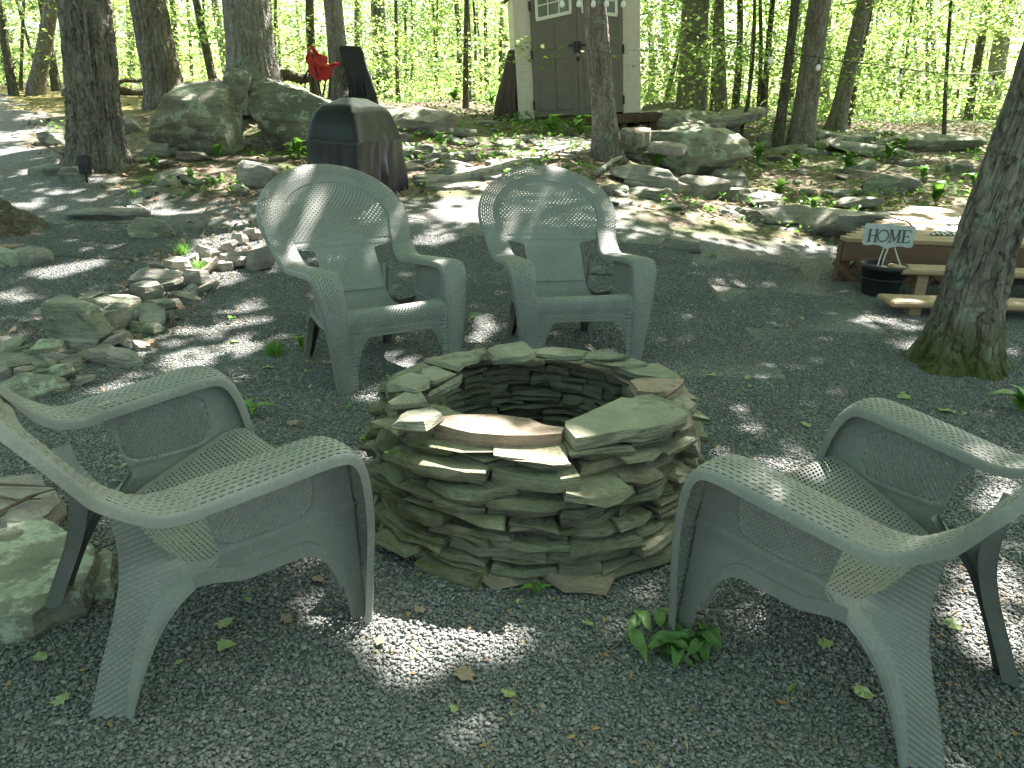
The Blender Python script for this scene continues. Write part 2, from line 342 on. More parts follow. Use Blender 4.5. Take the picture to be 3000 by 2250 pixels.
def build_gravel():
    n = 27000; L = 1.0
    base = np.array([(x, y, z) for z in (-1, 1) for y in (-1, 1) for x in (-1, 1)], float)
    jit = rng.uniform(.55, 1.0, (n, 8, 3)); V = base[None]*jit
    sz = rng.gamma(9, 1/9, n)*.0040; V *= np.stack([sz*rng.uniform(.9, 1.45, n), sz*rng.uniform(.7, 1.0, n), sz*rng.uniform(.4, .7, n)], 1)[:, None, :]
    ax, ay, az = rng.normal(0, .3, n), rng.normal(0, .3, n), rng.uniform(0, 6.283, n)
    def rot(V, a, i, j):
        c, s = np.cos(a)[:, None], np.sin(a)[:, None]; p, q = V[..., i].copy(), V[..., j].copy()
        V[..., i] = c*p-s*q; V[..., j] = s*p+c*q
    rot(V, ax, 1, 2); rot(V, ay, 0, 2); rot(V, az, 0, 1)
    V += np.stack([rng.uniform(-L/2, L/2, n), rng.uniform(-L/2, L/2, n), rng.uniform(-.001, .007, n)], 1)[:, None, :]
    q = np.array([(0, 2, 3, 1), (4, 5, 7, 6), (0, 1, 5, 4), (2, 6, 7, 3), (0, 4, 6, 2), (1, 3, 7, 5)])
    F = (q[None]+8*np.arange(n)[:, None, None]).reshape(-1, 4)
    me = mesh('gravel', V.reshape(-1, 3), F)
    m, t, b = mat('gravel_chips')
    c = ramp(t, island(t), GRAVEL); P = geo_pos(t)
    c = mixc(t, mth(t, 'MULTIPLY', ramp(t, tnoise(t, 2.2, 5, .7, P), [(.55, (0, 0, 0)), (.8, (1, 1, 1))]), .4), c, (.17, .125, .08))
    c = mixc(t, mth(t, 'MULTIPLY', tnoise(t, 160, 3, .6, P), .3), c, (.2, .2, .185))
    t.links.new(c, b.inputs['Base Color']); b.inputs['Roughness'].default_value = .75; b.inputs['Specular IOR Level'].default_value = .3
    o = obj('gravel', me, m); o['kind'] = 'stuff'
    # the tile is laid out over the level part of the yard, quarter-turned at random
    ng = bpy.data.node_groups.new('lay_gravel', 'GeometryNodeTree')
    ng.interface.new_socket('Geometry', in_out='INPUT', socket_type='NodeSocketGeometry'); ng.interface.new_socket('Geometry', in_out='OUTPUT', socket_type='NodeSocketGeometry')
    gi, go = ng.nodes.new('NodeGroupInput'), ng.nodes.new('NodeGroupOutput')
    nx, ny = 13, 7
    gr = ng.nodes.new('GeometryNodeMeshGrid'); gr.inputs['Size X'].default_value = nx-1; gr.inputs['Size Y'].default_value = ny-1; gr.inputs['Vertices X'].default_value = nx; gr.inputs['Vertices Y'].default_value = ny
    tf = ng.nodes.new('GeometryNodeTransform'); tf.inputs['Translation'].default_value = (0, 3.5, 4)
    ip = ng.nodes.new('GeometryNodeInstanceOnPoints'); g2i = ng.nodes.new('GeometryNodeGeometryToInstance')
    rv = ng.nodes.new('FunctionNodeRandomValue'); rv.data_type = 'INT'; rv.inputs['Min'].default_value = 0; rv.inputs['Max'].default_value = 3
    mu = ng.nodes.new('ShaderNodeMath'); mu.operation = 'MULTIPLY'; mu.inputs[1].default_value = math.pi/2
    cx = ng.nodes.new('ShaderNodeCombineXYZ'); lk = ng.links.new
    lk(rv.outputs[2], mu.inputs[0]); lk(mu.outputs[0], cx.inputs[2])
    oi = ng.nodes.new('GeometryNodeObjectInfo'); oi.inputs['Object'].default_value = bpy.data.objects['ground']
    rc = ng.nodes.new('GeometryNodeRaycast'); rc.inputs['Ray Direction'].default_value = (0, 0, -1); rc.inputs['Ray Length'].default_value = 20
    sp_ = ng.nodes.new('GeometryNodeSetPosition'); al = ng.nodes.new('FunctionNodeAlignRotationToVector'); al.axis = 'Z'
    cn = ng.nodes.new('GeometryNodeCaptureAttribute'); cn.capture_items.new('VECTOR', 'nrm')
    lk(gr.outputs['Mesh'], tf.inputs[0]); lk(oi.outputs['Geometry'], rc.inputs['Target Geometry']); lk(tf.outputs[0], cn.inputs[0]); lk(rc.outputs['Hit Normal'], cn.inputs[1]); lk(cn.outputs[0], sp_.inputs['Geometry']); lk(rc.outputs['Hit Position'], sp_.inputs['Position']); lk(sp_.outputs[0], ip.inputs['Points']); lk(cn.outputs[1], al.inputs['Vector']); lk(gi.outputs[0], g2i.inputs[0]); lk(g2i.outputs[0], ip.inputs['Instance'])
    lk(cx.outputs[0], al.inputs['Rotation']); lk(al.outputs[0], ip.inputs['Rotation']); lk(ip.outputs[0], go.inputs[0])
    md = o.modifiers.new('lay', 'NODES'); md.node_group = ng
build_gravel()
# ================================================================== OBJECTS: the four resin wicker chairs
def plastic():
    m, t, b = mat('resin_grey_green')
    tc = t.nodes.new('ShaderNodeTexCoord').outputs['Object']
    c = ramp(t, tnoise(t, 5, 5, .65, tc), [(.3, (.165, .18, .16)), (.7, (.212, .228, .20))])
    c = mixc(t, mth(t, 'MULTIPLY', ramp(t, tnoise(t, 3, 6, .75, tc), [(.48, (0, 0, 0)), (.72, (1, 1, 1))]), .5), c, (.125, .125, .09))      # weather stains
    c = mixc(t, mth(t, 'MULTIPLY', ramp(t, tnoise(t, 90, 3, .7, tc), [(.55, (0, 0, 0)), (.66, (1, 1, 1))]), .4), c, (.3, .3, .23))          # pollen and dust
    t.links.new(c, b.inputs['Base Color']); b.inputs['Specular IOR Level'].default_value = .35
    t.links.new(ramp(t, tnoise(t, 6, 4, .6, tc), [(.3, (.36, .36, .36)), (.7, (.58, .58, .58))]), b.inputs['Roughness'])
    bump(t, b, tnoise(t, 260, 2, .5, tc), .15, .001)
    return m
M['resin'] = plastic()
def unit(a): return a/np.linalg.norm(a, axis=-1, keepdims=True)
def strip(stations, n, nw=36, flange=.024, bulge=.012, rimw=None):
    "woven band swept along the stations; rimw = how far a station belongs to the back rim (flush inside, curling back outside)"
    S = spline(stations, n)                       # C(3) N(3) width(1) rim weight(1)
    C, Nn, Wd, wr = S[:, :3], unit(S[:, 3:6]), S[:, 6], np.clip(S[:, 7], 0, 1)[:, None]
    Tn = unit(np.gradient(C, axis=0)); Nn = unit(Nn - Tn*(Nn*Tn).sum(1, keepdims=True)); W = np.cross(Nn, Tn)
    j = np.arange(-3, nw+4); f = np.clip(j/nw, 0, 1)-.5
    over = np.where(j < 0, -j, np.where(j > nw, j-nw, 0))/3.0
    fl = np.where(j[None] < 0, flange*(1-wr)+.004*wr, flange)
    off = (bulge*(1-(2*f)**2))[None]*(1-wr) + (.004-.018*np.clip(f+.15, 0, 1)**2*2)[None]*wr - fl*over[None]
    lat = f[None]*Wd[:, None] + np.where(j < 0, -1, np.where(j > nw, 1, 0))[None]*.006*np.sqrt(over)[None]
    P = C[:, None] + W[:, None]*lat[..., None] + Nn[:, None]*off[..., None]
    i = np.arange(n)[:, None]; jj = j[None]
    dep = ((((i + 2*((jj//4) % 2)) % 5) == 4) & (jj >= 0) & (jj <= nw)) * -.0015
    dep = dep + (((i % 2 == 0) & ((jj < 0) | (jj > nw))) * .0014)
    P = P - Nn[:, None]*dep[..., None]
    ii, kk = np.meshgrid(np.arange(n-1), j[:-1], indexing='ij')
    open_ = (((ii + 2*((kk//4) % 2)) % 5) < 3) & (kk % 4 == 2) & (kk >= 1) & (kk <= nw-2) & (ii > 4) & (ii < n-6)
    return P, ~open_
def yb(z): return -.243 - (z-.53)*.68
KX = .32
def make_chair():
    root = thing('wicker_chair', '', 'chair')
    mt = M['resin']
    def put(name, P, keep=None, flip=False, parent=None):
        F = grid_faces(P.shape[0], P.shape[1], keep)
        if flip: F = F[:, ::-1]
        return obj(name, mesh(name, P.reshape(-1, 3), np.ascontiguousarray(F), True), mt, parent or root)
    arm = [(.303, .368, 0, .12, 1, 0, .068), (.312, .366, .12, .1, 1, 0, .08), (.327, .357, .32, .06, 1, .06, .105), (.340, .33, .47, .03, .95, .3, .122),
           (.346, .292, .545, 0, .6, .8, .13), (.346, .235, .566, 0, .12, 1, .132), (.341, .10, .556, 0, -.04, 1, .13), (.333, -.05, .541, 0, .0, 1, .125),
           (.329, -.125, .535, 0, .2, 1, .12), (.332, -.19, .556, -.03, .55, .83, .118), (.343, yb(.63)+KX*.118+.004, .63, -.12, .8, .55, .115)]
    a0, zc, b0 = .366, .735, .222
    half = [(.356, 0, .68, -.12, .8, .55, .114)]
    for th in (0, 15, 30, 45, 60, 75, 90):
        c, s = math.cos(R(th)), math.sin(R(th)); half.append((a0*c, 0, zc+b0*s, -.12*c, .82, .52, .112))
    half = [a+(1.0 if k == len(arm)-1 else 0.0,) for k, a in enumerate(arm)] + [(x, yb(z)+KX*x*x+.001, z, nx, ny, nz, w_, 1.0) for x, y, z, nx, ny, nz, w_ in half]
    full = half + [(-q[0], q[1], q[2], -q[3], *q[4:]) for q in half[-2::-1]]
    P_, k_ = strip(full, 921, flange=.025, bulge=.009)
    c0 = 286
    put('arm', P_[:c0+1], k_[:c0]); put('back_rim', P_[c0:921-c0], k_[c0:921-c0-1]); put('arm', P_[920-c0:], k_[920-c0:])
    # fan
    nz, nx = 70, 109
    z = np.linspace(.595, .945, nz)[:, None]; s = np.linspace(-1, 1, nx)[None]
    hw = np.where(z < zc, .345, .345*np.sqrt(np.clip(1-((z-zc)/.212)**2, .0004, 1)))
    X = s*hw; Z = z+0*X; I, J = np.meshgrid(np.arange(nz), np.arange(nx), indexing='ij')
    Y = yb(Z)+KX*X*X - .001 + .0012*np.sign(np.sin((I+J)*math.pi/2+.7))
    rr = np.sqrt((X/.305)**2 + (np.maximum(Z-zc, 0)/.185)**2)
    inside = (rr < .97) & (Z > .628)
    line = ((np.abs(rr-1.0) < .02) & (Z > .62)) | ((np.abs(Z-.618) < .003) & (np.abs(X) < .31)); Y = Y - line*.003
    hole = (((I % 4 == 0) & (J % 4 == 0)) | ((I % 4 == 2) & (J % 4 == 2))) & inside
    put('back_panel', np.stack([X, Y, Z], -1), ~hole[:-1, :-1], flip=True)
    # splat
    nz, nx = 46, 65
    z = np.linspace(.375, .603, nz)[:, None]; s = np.linspace(-1, 1, nx)[None]
    hw = .172 + .178*sstep(.568, .606, z)**1.4 + .0*z
    X = s*hw; Z = z+0*X; I, J = np.meshgrid(np.arange(nz), np.arange(nx), indexing='ij')
    ins = (np.abs(X) < .112-.03*sstep(.46, .40, Z)) & (Z > .405) & (Z < .552)
    Y = yb(Z)+KX*X*X*sstep(.36, .5, Z) - .004 - ((np.abs(J % 6-2) < 2) & (I % 3 == 1) & ~ins)*.002
    hole = (((I % 4 == 0) & (J % 4 == 0)) | ((I % 4 == 2) & (J % 4 == 2))) & ins
    put('back_splat', np.stack([X, Y, Z], -1), ~hole[:-1, :-1], flip=True)
    # seat
    prof = [(-.150, .385, .178), (-.130, .337, .186), (-.10, .299, .205), (-.05, .281, .24), (.01, .292, .268), (.08, .316, .277), (.2, .362, .28), (.265, .386, .282), (.31, .390, .283), (.338, .372, .284), (.351, .335, .285), (.354, .30, .286)]
    pr = spline([(y, z_, h_) for y, z_, h_ in prof], 171)
    nx = 133; s = np.linspace(-1, 1, nx)[None]
    X = s*pr[:, 2:3]; I, J = np.meshgrid(np.arange(171), np.arange(nx), indexing='ij')
    sag = .012*(1-s**2)*sstep(.34, .2, pr[:, 0:1])
    through = pr[:, 0:1] < .27
    Zs = pr[:, 1:2] - sag + 0*X; Ys = pr[:, 0:1] + 0*X
    pat = ((I % 3 == 0) & (((J + 2*((I//3) % 2)) % 4) < 2))
    tz = np.gradient(pr[:, 1]); ty = np.gradient(pr[:, 0]); nl = np.hypot(ty, tz)
    d = (pat & ~through)*.0035
    Ys = Ys - d*(-tz/nl)[:, None]; Zs = Zs - d*(ty/nl)[:, None]
    keep = ~(pat & (np.abs(s) < .92) & (I > 14))[:-1, :-1]
    seat = put('seat', np.stack([X, Ys, Zs], -1), keep, flip=False)
    # front skirt with arch and two short front legs
    nx, nr = 133, 46; xs = np.linspace(-.286, .286, nx); ax = np.abs(xs)
    zb = np.where(ax < .155, .262, np.where(ax < .238, .262*np.sqrt(np.clip(1-((ax-.155)/.083)**2, 0, 1)), 0.0))
    v = np.linspace(0, 1, nr)[:, None]; Zk = .30 + (zb[None]-.30)*v; Xk = np.repeat(xs[None], nr, 0)*(1+.02*(.3-Zk)/.3)
    I, J = np.meshgrid(np.arange(nr), np.arange(nx), indexing='ij')
    Yk = .354 + .02*sstep(.3, 0, Zk) - (((np.round(Zk/.0045) % 3) == 0) & (((J+2*(np.round(Zk/.0135).astype(int) % 2)) % 4) < 3))*.0022
    slit = (I % 3 == 1) & (((J+2*((I//3) % 2)) % 4) < 2) & (np.abs(Xk) < .28)
    put('front_skirt', np.stack([Xk, Yk, Zk], -1), ~slit[:-1, :-1], parent=root)
    # side panels
    for sg in (1, -1):
        nu, nv = 116, 74; u = np.linspace(0, 1, nu)[:, None]; v = np.linspace(0, 1, nv)[None]
        ztop = .542
        yv = np.linspace(-.07, .352, nu)[:, None]
        zl = np.where(yv < .19, .252+.03*sstep(.06, -.07, yv), np.where(yv < .31, .252*np.sqrt(np.clip(1-((yv-.19)/.12)**2, 0, 1)), 0))
        Zp = ztop + (zl-ztop)*v
        yr = np.interp(Zp, [.25, .30, .34, .55], [-.07, -.06, -.012, -.065]); yf = np.interp(Zp, [0, .34, .47, .545], [.366, .352, .326, .285])
        Yp = yr + (yf-yr)*u
        Xp = np.interp(Zp, [0, .27, .31, .54], [.298, .288, .287, .318]) - .004*sstep(.34, .36, Zp)
        I, J = np.meshgrid(np.arange(nu), np.arange(nv), indexing='ij')
        ins = (((np.abs(Yp-.10)/.125)**4 + (np.abs(Zp-.437)/.075)**4) < 1)
        ring = np.abs((np.abs(Yp-.10)/.125)**4 + (np.abs(Zp-.437)/.075)**4 - 1) < .16
        Xp = Xp + ins*(.0016*np.sign(np.sin((I+J)*math.pi/2+.7)) + .002) + ring*.002
        hole = (((I % 4 == 0) & (J % 4 == 0)) | ((I % 4 == 2) & (J % 4 == 2))) & ins
        P = np.stack([sg*Xp, Yp, Zp], -1)
        pan = put('side_panel', P, ~hole[:-1, :-1], flip=sg > 0)
        # lower rail of the panel: a flat return that gives it thickness
        ns = 40; ya = np.linspace(-.075, .30, ns)
        zl2 = np.where(ya < .19, .252+.03*sstep(.06, -.07, ya), .252*np.sqrt(np.clip(1-((ya-.19)/.12)**2, 0, 1)))
        Q = np.stack([np.stack([sg*np.full(ns, .288), ya, zl2+.04], 1), np.stack([sg*np.full(ns, .293), ya, zl2+.038], 1), np.stack([sg*np.full(ns, .294), ya, zl2], 1), np.stack([sg*np.full(ns, .262), ya, zl2-.001], 1)], 1)
        put('rail', Q, flip=sg > 0).data.polygons.foreach_set('use_smooth', np.zeros((ns-1)*3, bool))
        # rear leg: ribbed rear face, woven side strip, small foot
        inn = spline([(.195, -.215, .50), (.185, -.20, .40), (.183, -.205, .31), (.188, -.23, .22), (.20, -.28, .10), (.214, -.318, 0)], 110)
        cor = spline([(.222, -.18, .485), (.207, -.12, .37), (.212, -.078, .322), (.24, -.076, .306), (.25, -.115, .283), (.249, -.165, .24), (.249, -.215, .15), (.255, -.24, .07), (.26, -.258, 0)], 110)
        fr = spline([(.29, -.008, .34), (.292, -.012, .335), (.292, -.03, .315), (.2925, -.07, .285), (.286, -.12, .243), (.277, -.165, .18), (.274, -.21, .09), (.278, -.245, 0)], 110)
        nn = 17; q = np.linspace(0, 1, nn)[None, :, None]
        Pr = inn[:, None]+(cor-inn)[:, None]*q
        I, J = np.meshgrid(np.arange(110), np.arange(nn), indexing='ij')
        Pr[..., 1] += .0045*((I + J//2) % 3 == 0); Pr[..., 0] -= .0025*((I + J//2) % 3 == 0)
        m2 = 13; q2 = np.linspace(0, 1, m2)[None, :, None]; cut = 38
        Ps = cor[cut:, None]+(fr[cut:]-cor[cut:])[:, None]*q2; I2, J2 = np.meshgrid(np.arange(110-cut), np.arange(m2), indexing='ij')
        Ps[..., 0] += .012*np.sin(np.pi*q2[..., 0]) - .002*((J2 % 3 == 1) & (I2 % 5 < 4))
        fr = spline(fr, 110-cut); fr = np.vstack([np.zeros((cut, 3)), fr])
        Ps = cor[cut:, None]+(fr[cut:]-cor[cut:])[:, None]*q2; I2, J2 = np.meshgrid(np.arange(110-cut), np.arange(m2), indexing='ij')
        Ps[..., 0] += .008*np.sin(np.pi*q2[..., 0]) - .002*((J2 % 3 == 1) & (I2 % 5 < 4))
        fl = fr[cut:]; Pf = np.stack([fl, fl+np.array([-.03, .004, -.006])], 1)
        flr = inn; Pi = np.stack([flr, flr+np.array([.0, .045, 0])], 1)
        mb = MB(); V = []; F = []
        for A in (Pr, Ps, Pf, Pi):
            b0_ = sum(len(x) for x in V); f = grid_faces(A.shape[0], A.shape[1])+b0_
            V.append((A*np.array([sg, 1, 1])).reshape(-1, 3)); F.append(f if sg > 0 else f[:, ::-1])
        obj('leg', mesh('leg', np.vstack(V), np.ascontiguousarray(np.vstack(F)), True), mt, root)
        MB().box((.17, -.318, 0), (.234, -.25, .012)).build('foot', mt, root)  if False else None
    return root
chair = make_chair()
CH = [((-.771, 4.019), 216.4, 'resin wicker chair with sunlit front seat edge, in front of the covered grill'),
      ((.284, 4.405), 196.0, 'resin wicker chair facing the fire pit, back toward the flagstone path'),
      ((-.857, 1.787), -45.7, 'resin wicker chair with its side to the border stones, foot in sun-lit gravel'),
      ((.94, 1.719), 39.7, 'resin wicker chair with a front leg standing on green leaves')]
for k, (p, a, lab) in enumerate(CH):
    c = chair if k == 0 else copy_tree(chair)
    c.location = (p[0], p[1], .008); c.rotation_euler = (0, 0, R(a)); tag(c, lab, 'chair', 'resin wicker chairs around the fire pit')

# ================================================================== fire pit of stacked slate
def slab(poly, z0, z1, rough=.006, tilt=(0, 0), seed=0, chip=.008, layers=3):
    "irregular flat stone from a plan outline; three rings so that its edge is broken, tilted as a plane"
    rg = np.random.default_rng(seed); poly = np.asarray(poly, float); c = poly.mean(0)
    pts = []
    for i in range(len(poly)):
        a, b = poly[i], poly[(i+1) % len(poly)]; L = np.linalg.norm(b-a); k = max(1, int(L/.05))
        for j in range(k):
            p = a+(b-a)*j/k
            if j: p = p+rg.normal(0, rough*1.2, 2)
            pts.append(p)
    pts = np.array(pts); n = len(pts); V = []
    for r in range(layers):
        f = r/(layers-1); sc = {0: rg.uniform(-.018, .0), layers-1: -chip*rg.uniform(.2, 1.2)}.get(r, rg.uniform(-.004, .012))
        d = pts-c; dl = np.linalg.norm(d, axis=1, keepdims=True)+1e-6
        q = pts + d/dl*(sc+rg.normal(0, rough*.6, (n, 1)))
        zz = z0+(z1-z0)*f + rg.normal(0, .0025, n) + ((q-c)@np.array(tilt))
        V.append(np.column_stack([q, zz]))
    V = np.vstack(V); F = [tuple(range(n-1, -1, -1)), tuple(range((layers-1)*n, layers*n))]
    for r in range(layers-1): F += [(r*n+i, r*n+(i+1) % n, (r+1)*n+(i+1) % n, (r+1)*n+i) for i in range(n)]
    return V, F
PC = np.array([.085, 2.57])
def build_pit():
    pit = thing('fire_pit', 'round dry-stacked slate fire pit in the gravel clearing', 'fire pit', (PC[0], PC[1], 0))
    rg = np.random.default_rng(5)
    H = .425; nc = 13
    base = np.cumsum(rg.uniform(.7, 1.3, nc)); zk = np.concatenate([[0], base/base[-1]*H])
    ph = rg.uniform(0, 6.28, (nc+1, 3)); am = rg.uniform(.2, 1, (nc+1, 3))*.011
    def zb(k, th):
        if k == 0: return -.02
        if k == nc: return H-.012
        return zk[k] + sum(am[k, i]*math.sin((i+2)*th+ph[k, i]) for i in range(3))
    def R_out(th, z): return .54+.05*(1-z/H)**1.3*(1.0) + .02*math.sin(3*th+1)+.012*math.sin(5*th)
    cnt = 0
    for k in range(nc):
        th = rg.uniform(0, 6.28); end = th+2*math.pi
        while th < end-.03:
            span = rg.uniform(.24, .62)*(.85 if k % 2 else 1)
            if end-(th+span) < .2: span = end-th
            t0, t1 = th, th+span; tm = (t0+t1)/2; gap = .004
            z0, z1 = zb(k, tm)+.001, zb(k+1, tm)-.001
            zm = (z0+z1)/2; ro = R_out(tm, zm)+rg.normal(0, .021); ri = .36+.05*(zm < .1)+rg.normal(0, .012)
            na = max(2, int(span/.16)); outer = []; inner = []
            for i in range(na+1):
                a = t0+gap+(t1-t0-2*gap)*i/na
                outer.append(((ro+rg.normal(0, .016))*math.cos(a), (ro+rg.normal(0, .016))*math.sin(a)))
                inner.append(((ri+rg.normal(0, .01))*math.cos(a), (ri+rg.normal(0, .01))*math.sin(a)))
            # clip a corner now and then so that outlines are pointed
            if rg.random() < .5: i = rg.integers(0, 2)*(len(outer)-1); outer[i] = tuple(np.array(outer[i])*(1-rg.uniform(.03, .1)))
            sl = (zb(k, t1)-zb(k, t0))/max(.05, ro*span)*.9; tang = np.array([-math.sin(tm), math.cos(tm)]); rad = np.array([math.cos(tm), math.sin(tm)])
            tilt = tang*sl + rad*rg.normal(-.04, .045)
            parts = [(z0, z1)]
            if z1-z0 > .042 and rg.random() < .55:
                zz = z0+(z1-z0)*rg.uniform(.4, .6); parts = [(z0, zz-.001), (zz+.001, z1)]
            for (p0, p1) in parts:
                f = 1+rg.normal(0, .018); o2 = [(x*f, y*f) for x, y in outer]
                V, F = slab(o2+inner[::-1], p0, p1, rough=.0045, tilt=tilt, seed=1000+cnt, chip=.006)
                lefty = math.cos(tm) < -.35 and math.sin(tm) < .3
                m = M['slate_mossy'] if (lefty and rg.random() < .75) or rg.random() < .12 else M['slate']
                obj('stone', mesh('stone', V, F), m, pit); cnt += 1
            th = t1
    caps = [
        ('pink', .452, .05, [(548, 560), (690, 547), (980, 538), (1312, 598), (1300, 628), (1150, 642), (960, 648), (760, 642), (550, 588)]),
        ('cap', .458, .036, [(1318, 572), (1480, 500), (1650, 442), (1900, 470), (2045, 512), (2036, 545), (1930, 590), (1780, 622), (1560, 640), (1378, 668), (1322, 600)]),
        ('cap', .440, .03, [(1690, 440), (1830, 412), (2022, 465), (2000, 500), (1850, 478)]),
        ('pink', .445, .03, [(1695, 325), (1745, 315), (2022, 330), (2012, 352), (1920, 405), (1742, 400), (1736, 370)]),
        ('cap', .452, .02, [(1575, 240), (1700, 232), (1845, 235), (1980, 310), (1880, 312), (1740, 294)]),
        ('cap', .466, .02, [(1435, 192), (1560, 180), (1700, 190), (1805, 228), (1600, 236), (1480, 217)]),
        ('cap', .484, .016, [(1440, 188), (1470, 150), (1565, 148), (1695, 186), (1560, 192)]),
        ('cap', .470, .022, [(1125, 145), (1240, 128), (1447, 160), (1420, 192), (1310, 190), (1145, 168)]),
        ('cap', .482, .03, [(853, 147), (905, 120), (1075, 103), (1142, 156), (1132, 182), (1055, 192), (900, 190)]),
        ('cap', .462, .022, [(498, 207), (660, 168), (838, 137), (855, 165), (690, 247), (560, 217)]),
        ('cap', .452, .02, [(475, 262), (545, 248), (668, 287), (550, 332), (512, 332)]),
        ('cap', .470, .022, [(280, 337), (400, 285), (515, 300), (510, 352), (440, 387), (300, 352)]),
        ('cap', .440, .024, [(515, 402), (640, 332), (716, 297), (690, 345), (570, 402), (512, 428)]),
        ('cap', .458, .025, [(273, 457), (380, 390), (470, 400), (517, 462), (292, 478)]),
        ('cap', .478, .03, [(315, 572), (385, 500), (530, 485), (590, 532), (492, 592), (332, 582)]),
    ]
    for i, (kind, z, th, pl) in enumerate(caps):
        P = np.array([g(1000+x/2.0109, 950+y/2.0109, z)[:2]-PC for x, y in pl])
        if i == 1: P = P
        V, F = slab(P[::-1], z-th, z, rough=.0045, seed=50+i, chip=.004, tilt=tuple(rg.normal(0, .012, 2)))
        # outline must run anticlockwise
        a = sum(P[j][0]*P[(j+1) % len(P)][1]-P[(j+1) % len(P)][0]*P[j][1] for j in range(len(P)))
        if a > 0: V, F = slab(P, z-th, z, rough=.0045, seed=50+i, chip=.004, tilt=tuple(rg.normal(0, .012, 2)))
        o = obj('capstone', mesh('capstone', V, F), M['slate_pink'] if kind == 'pink' else M['slate_cap'], pit)
        if kind == 'pink': o['label'] = 'pinkish tan capstone'
    # ash and stones inside
    th = np.linspace(0, 2*np.pi, 40, endpoint=False); V = [(0, 0, .05)]+[(.42*math.cos(a), .42*math.sin(a), .02) for a in th]
    obj('ash_bed', mesh('ash_bed', V, [(0, i+1, (i+1) % 40+1) for i in range(40)]), simple('ash_soil', (.07, .065, .055), .95, .4, 25, .6, .01), pit)
    for i in range(7):
        a, r = rg.uniform(0, 6.28), rg.uniform(0, .26); n = rg.integers(5, 8); s = rg.uniform(.06, .13)
        pl = [(r*math.cos(a)+s*rg.uniform(.7, 1.2)*math.cos(t), r*math.sin(a)+s*rg.uniform(.7, 1.2)*math.sin(t)) for t in np.linspace(0, 6.28, n, endpoint=False)]
        V, F = slab(pl, .05, .085, seed=300+i, tilt=tuple(rg.normal(0, .1, 2))); obj('stone', mesh('stone', V, F), M['slate_cap'], pit)
    # loose pieces at its foot
    for (px, py, s, an, tl) in [(1480, 1665, .11, .3, .25), (1600, 1590, .12, .2, .6), (1700, 1680, .13, 1.2, .15), (1800, 1600, .11, .7, .5), (1220, 1560, .12, .4, .3), (1150, 1500, .1, .1, .2)]:
        c = g(px, py, .03)[:2]-PC; n = 6
        pl = [(c[0]+s*rg.uniform(.75, 1.15)*math.cos(t+an), c[1]+.75*s*rg.uniform(.75, 1.15)*math.sin(t+an)) for t in np.linspace(0, 6.28, n, endpoint=False)]
        rad = c/np.linalg.norm(c); V, F = slab(pl, .015, .045, seed=int(px), tilt=tuple(-rad*tl)); obj('stone', mesh('stone', V, F), M['slate'], pit)
    return cnt
print('pit stones', build_pit())
# ================================================================== trees
def leaf_quads(P, size, flat=.5, rg=rng, aspect=.62):
    "diamond leaves at P with random attitudes (flat = how level they lie)"
    n = len(P); size = np.broadcast_to(size, (n,))
    a = rg.uniform(0, 2*np.pi, n); nrm = unit(np.stack([rg.normal(0, 1, n)*(1-flat), rg.normal(0, 1, n)*(1-flat), np.ones(n)*.9], 1))
    d = np.stack([np.cos(a), np.sin(a), np.zeros(n)], 1); d = unit(d-nrm*(d*nrm).sum(1, keepdims=True)); e = np.cross(nrm, d)
    L, Wd = size[:, None]*.5, size[:, None]*.5*aspect
    dr = np.array([0, 0, 1.0])*size[:, None]*.12
    V = np.stack([P-d*L, P+e*Wd-d*L*.15-dr*0, P+d*L-dr, P-e*Wd-d*L*.15], 1).reshape(-1, 3)
    return V, np.arange(n*4).reshape(n, 4)
def trunk_mesh(path, ns, dense, bark=.0, roots=5, flare=.5, seed=0, kr=5.0, maxz=3.6):
    "path rows (x,y,z,r); dense row spacing up to maxz above the base, coarse above"
    path = np.asarray(path, float); z0 = path[0, 2]; top = path[-1, 2]
    zs = np.concatenate([np.arange(-.15, min(maxz, top-z0), dense), np.linspace(min(maxz, top-z0), top-z0, 9)])
    sp = spline(path, 120)
    cx, cy_, rr = (np.interp(zs+z0, sp[:, 2], sp[:, k]) for k in (0, 1, 3))
    th = np.linspace(0, 2*np.pi, ns, endpoint=False); Z, TH = np.meshgrid(zs, th, indexing='ij')
    ph = seed*1.7; fl = flare*np.exp(-np.maximum(Z, 0)/.20)*(1+.45*np.cos(roots*TH+ph)+.2*np.cos(2*TH+ph*2)) + .12*np.exp(-np.maximum(Z, 0)/.7)
    Rd = rr[:, None]*(1+fl)
    if bark:
        c, s = np.cos(TH)*kr, np.sin(TH)*kr
        n1 = 1-np.abs(noise(c+.5*noise(c, s, Z*1.5, seed), s, Z*1.6, seed+1)); n2 = 1-np.abs(noise(c*2.1, s*2.1, Z*4.5, seed+2))
        blocks = np.abs(noise(c*.8, s*.8, Z*6.5, seed+3))
        Rd = Rd + bark*(np.clip(n1*1.35-.55, 0, 1) + .5*n2 - .35*(blocks < .06)) - bark*.5
    P = np.stack([cx[:, None]+np.cos(TH)*Rd, cy_[:, None]+np.sin(TH)*Rd, Z+z0], -1)
    nzr = len(zs); F = [((i*ns+j), (i*ns+(j+1) % ns), ((i+1)*ns+(j+1) % ns), ((i+1)*ns+j)) for i in range(nzr-1) for j in range(ns)]
    return P.reshape(-1, 3), np.array(F)
def add_trunk(root, base, path, matn, ns=10, dense=.3, **kw):
    P, F = trunk_mesh(path, ns, dense, **kw); P = P-np.asarray(base)
    return obj('trunk', mesh('trunk', P, F, True), M[matn], root)
CANOPY = []      # (root, crown centre xy, base, height)
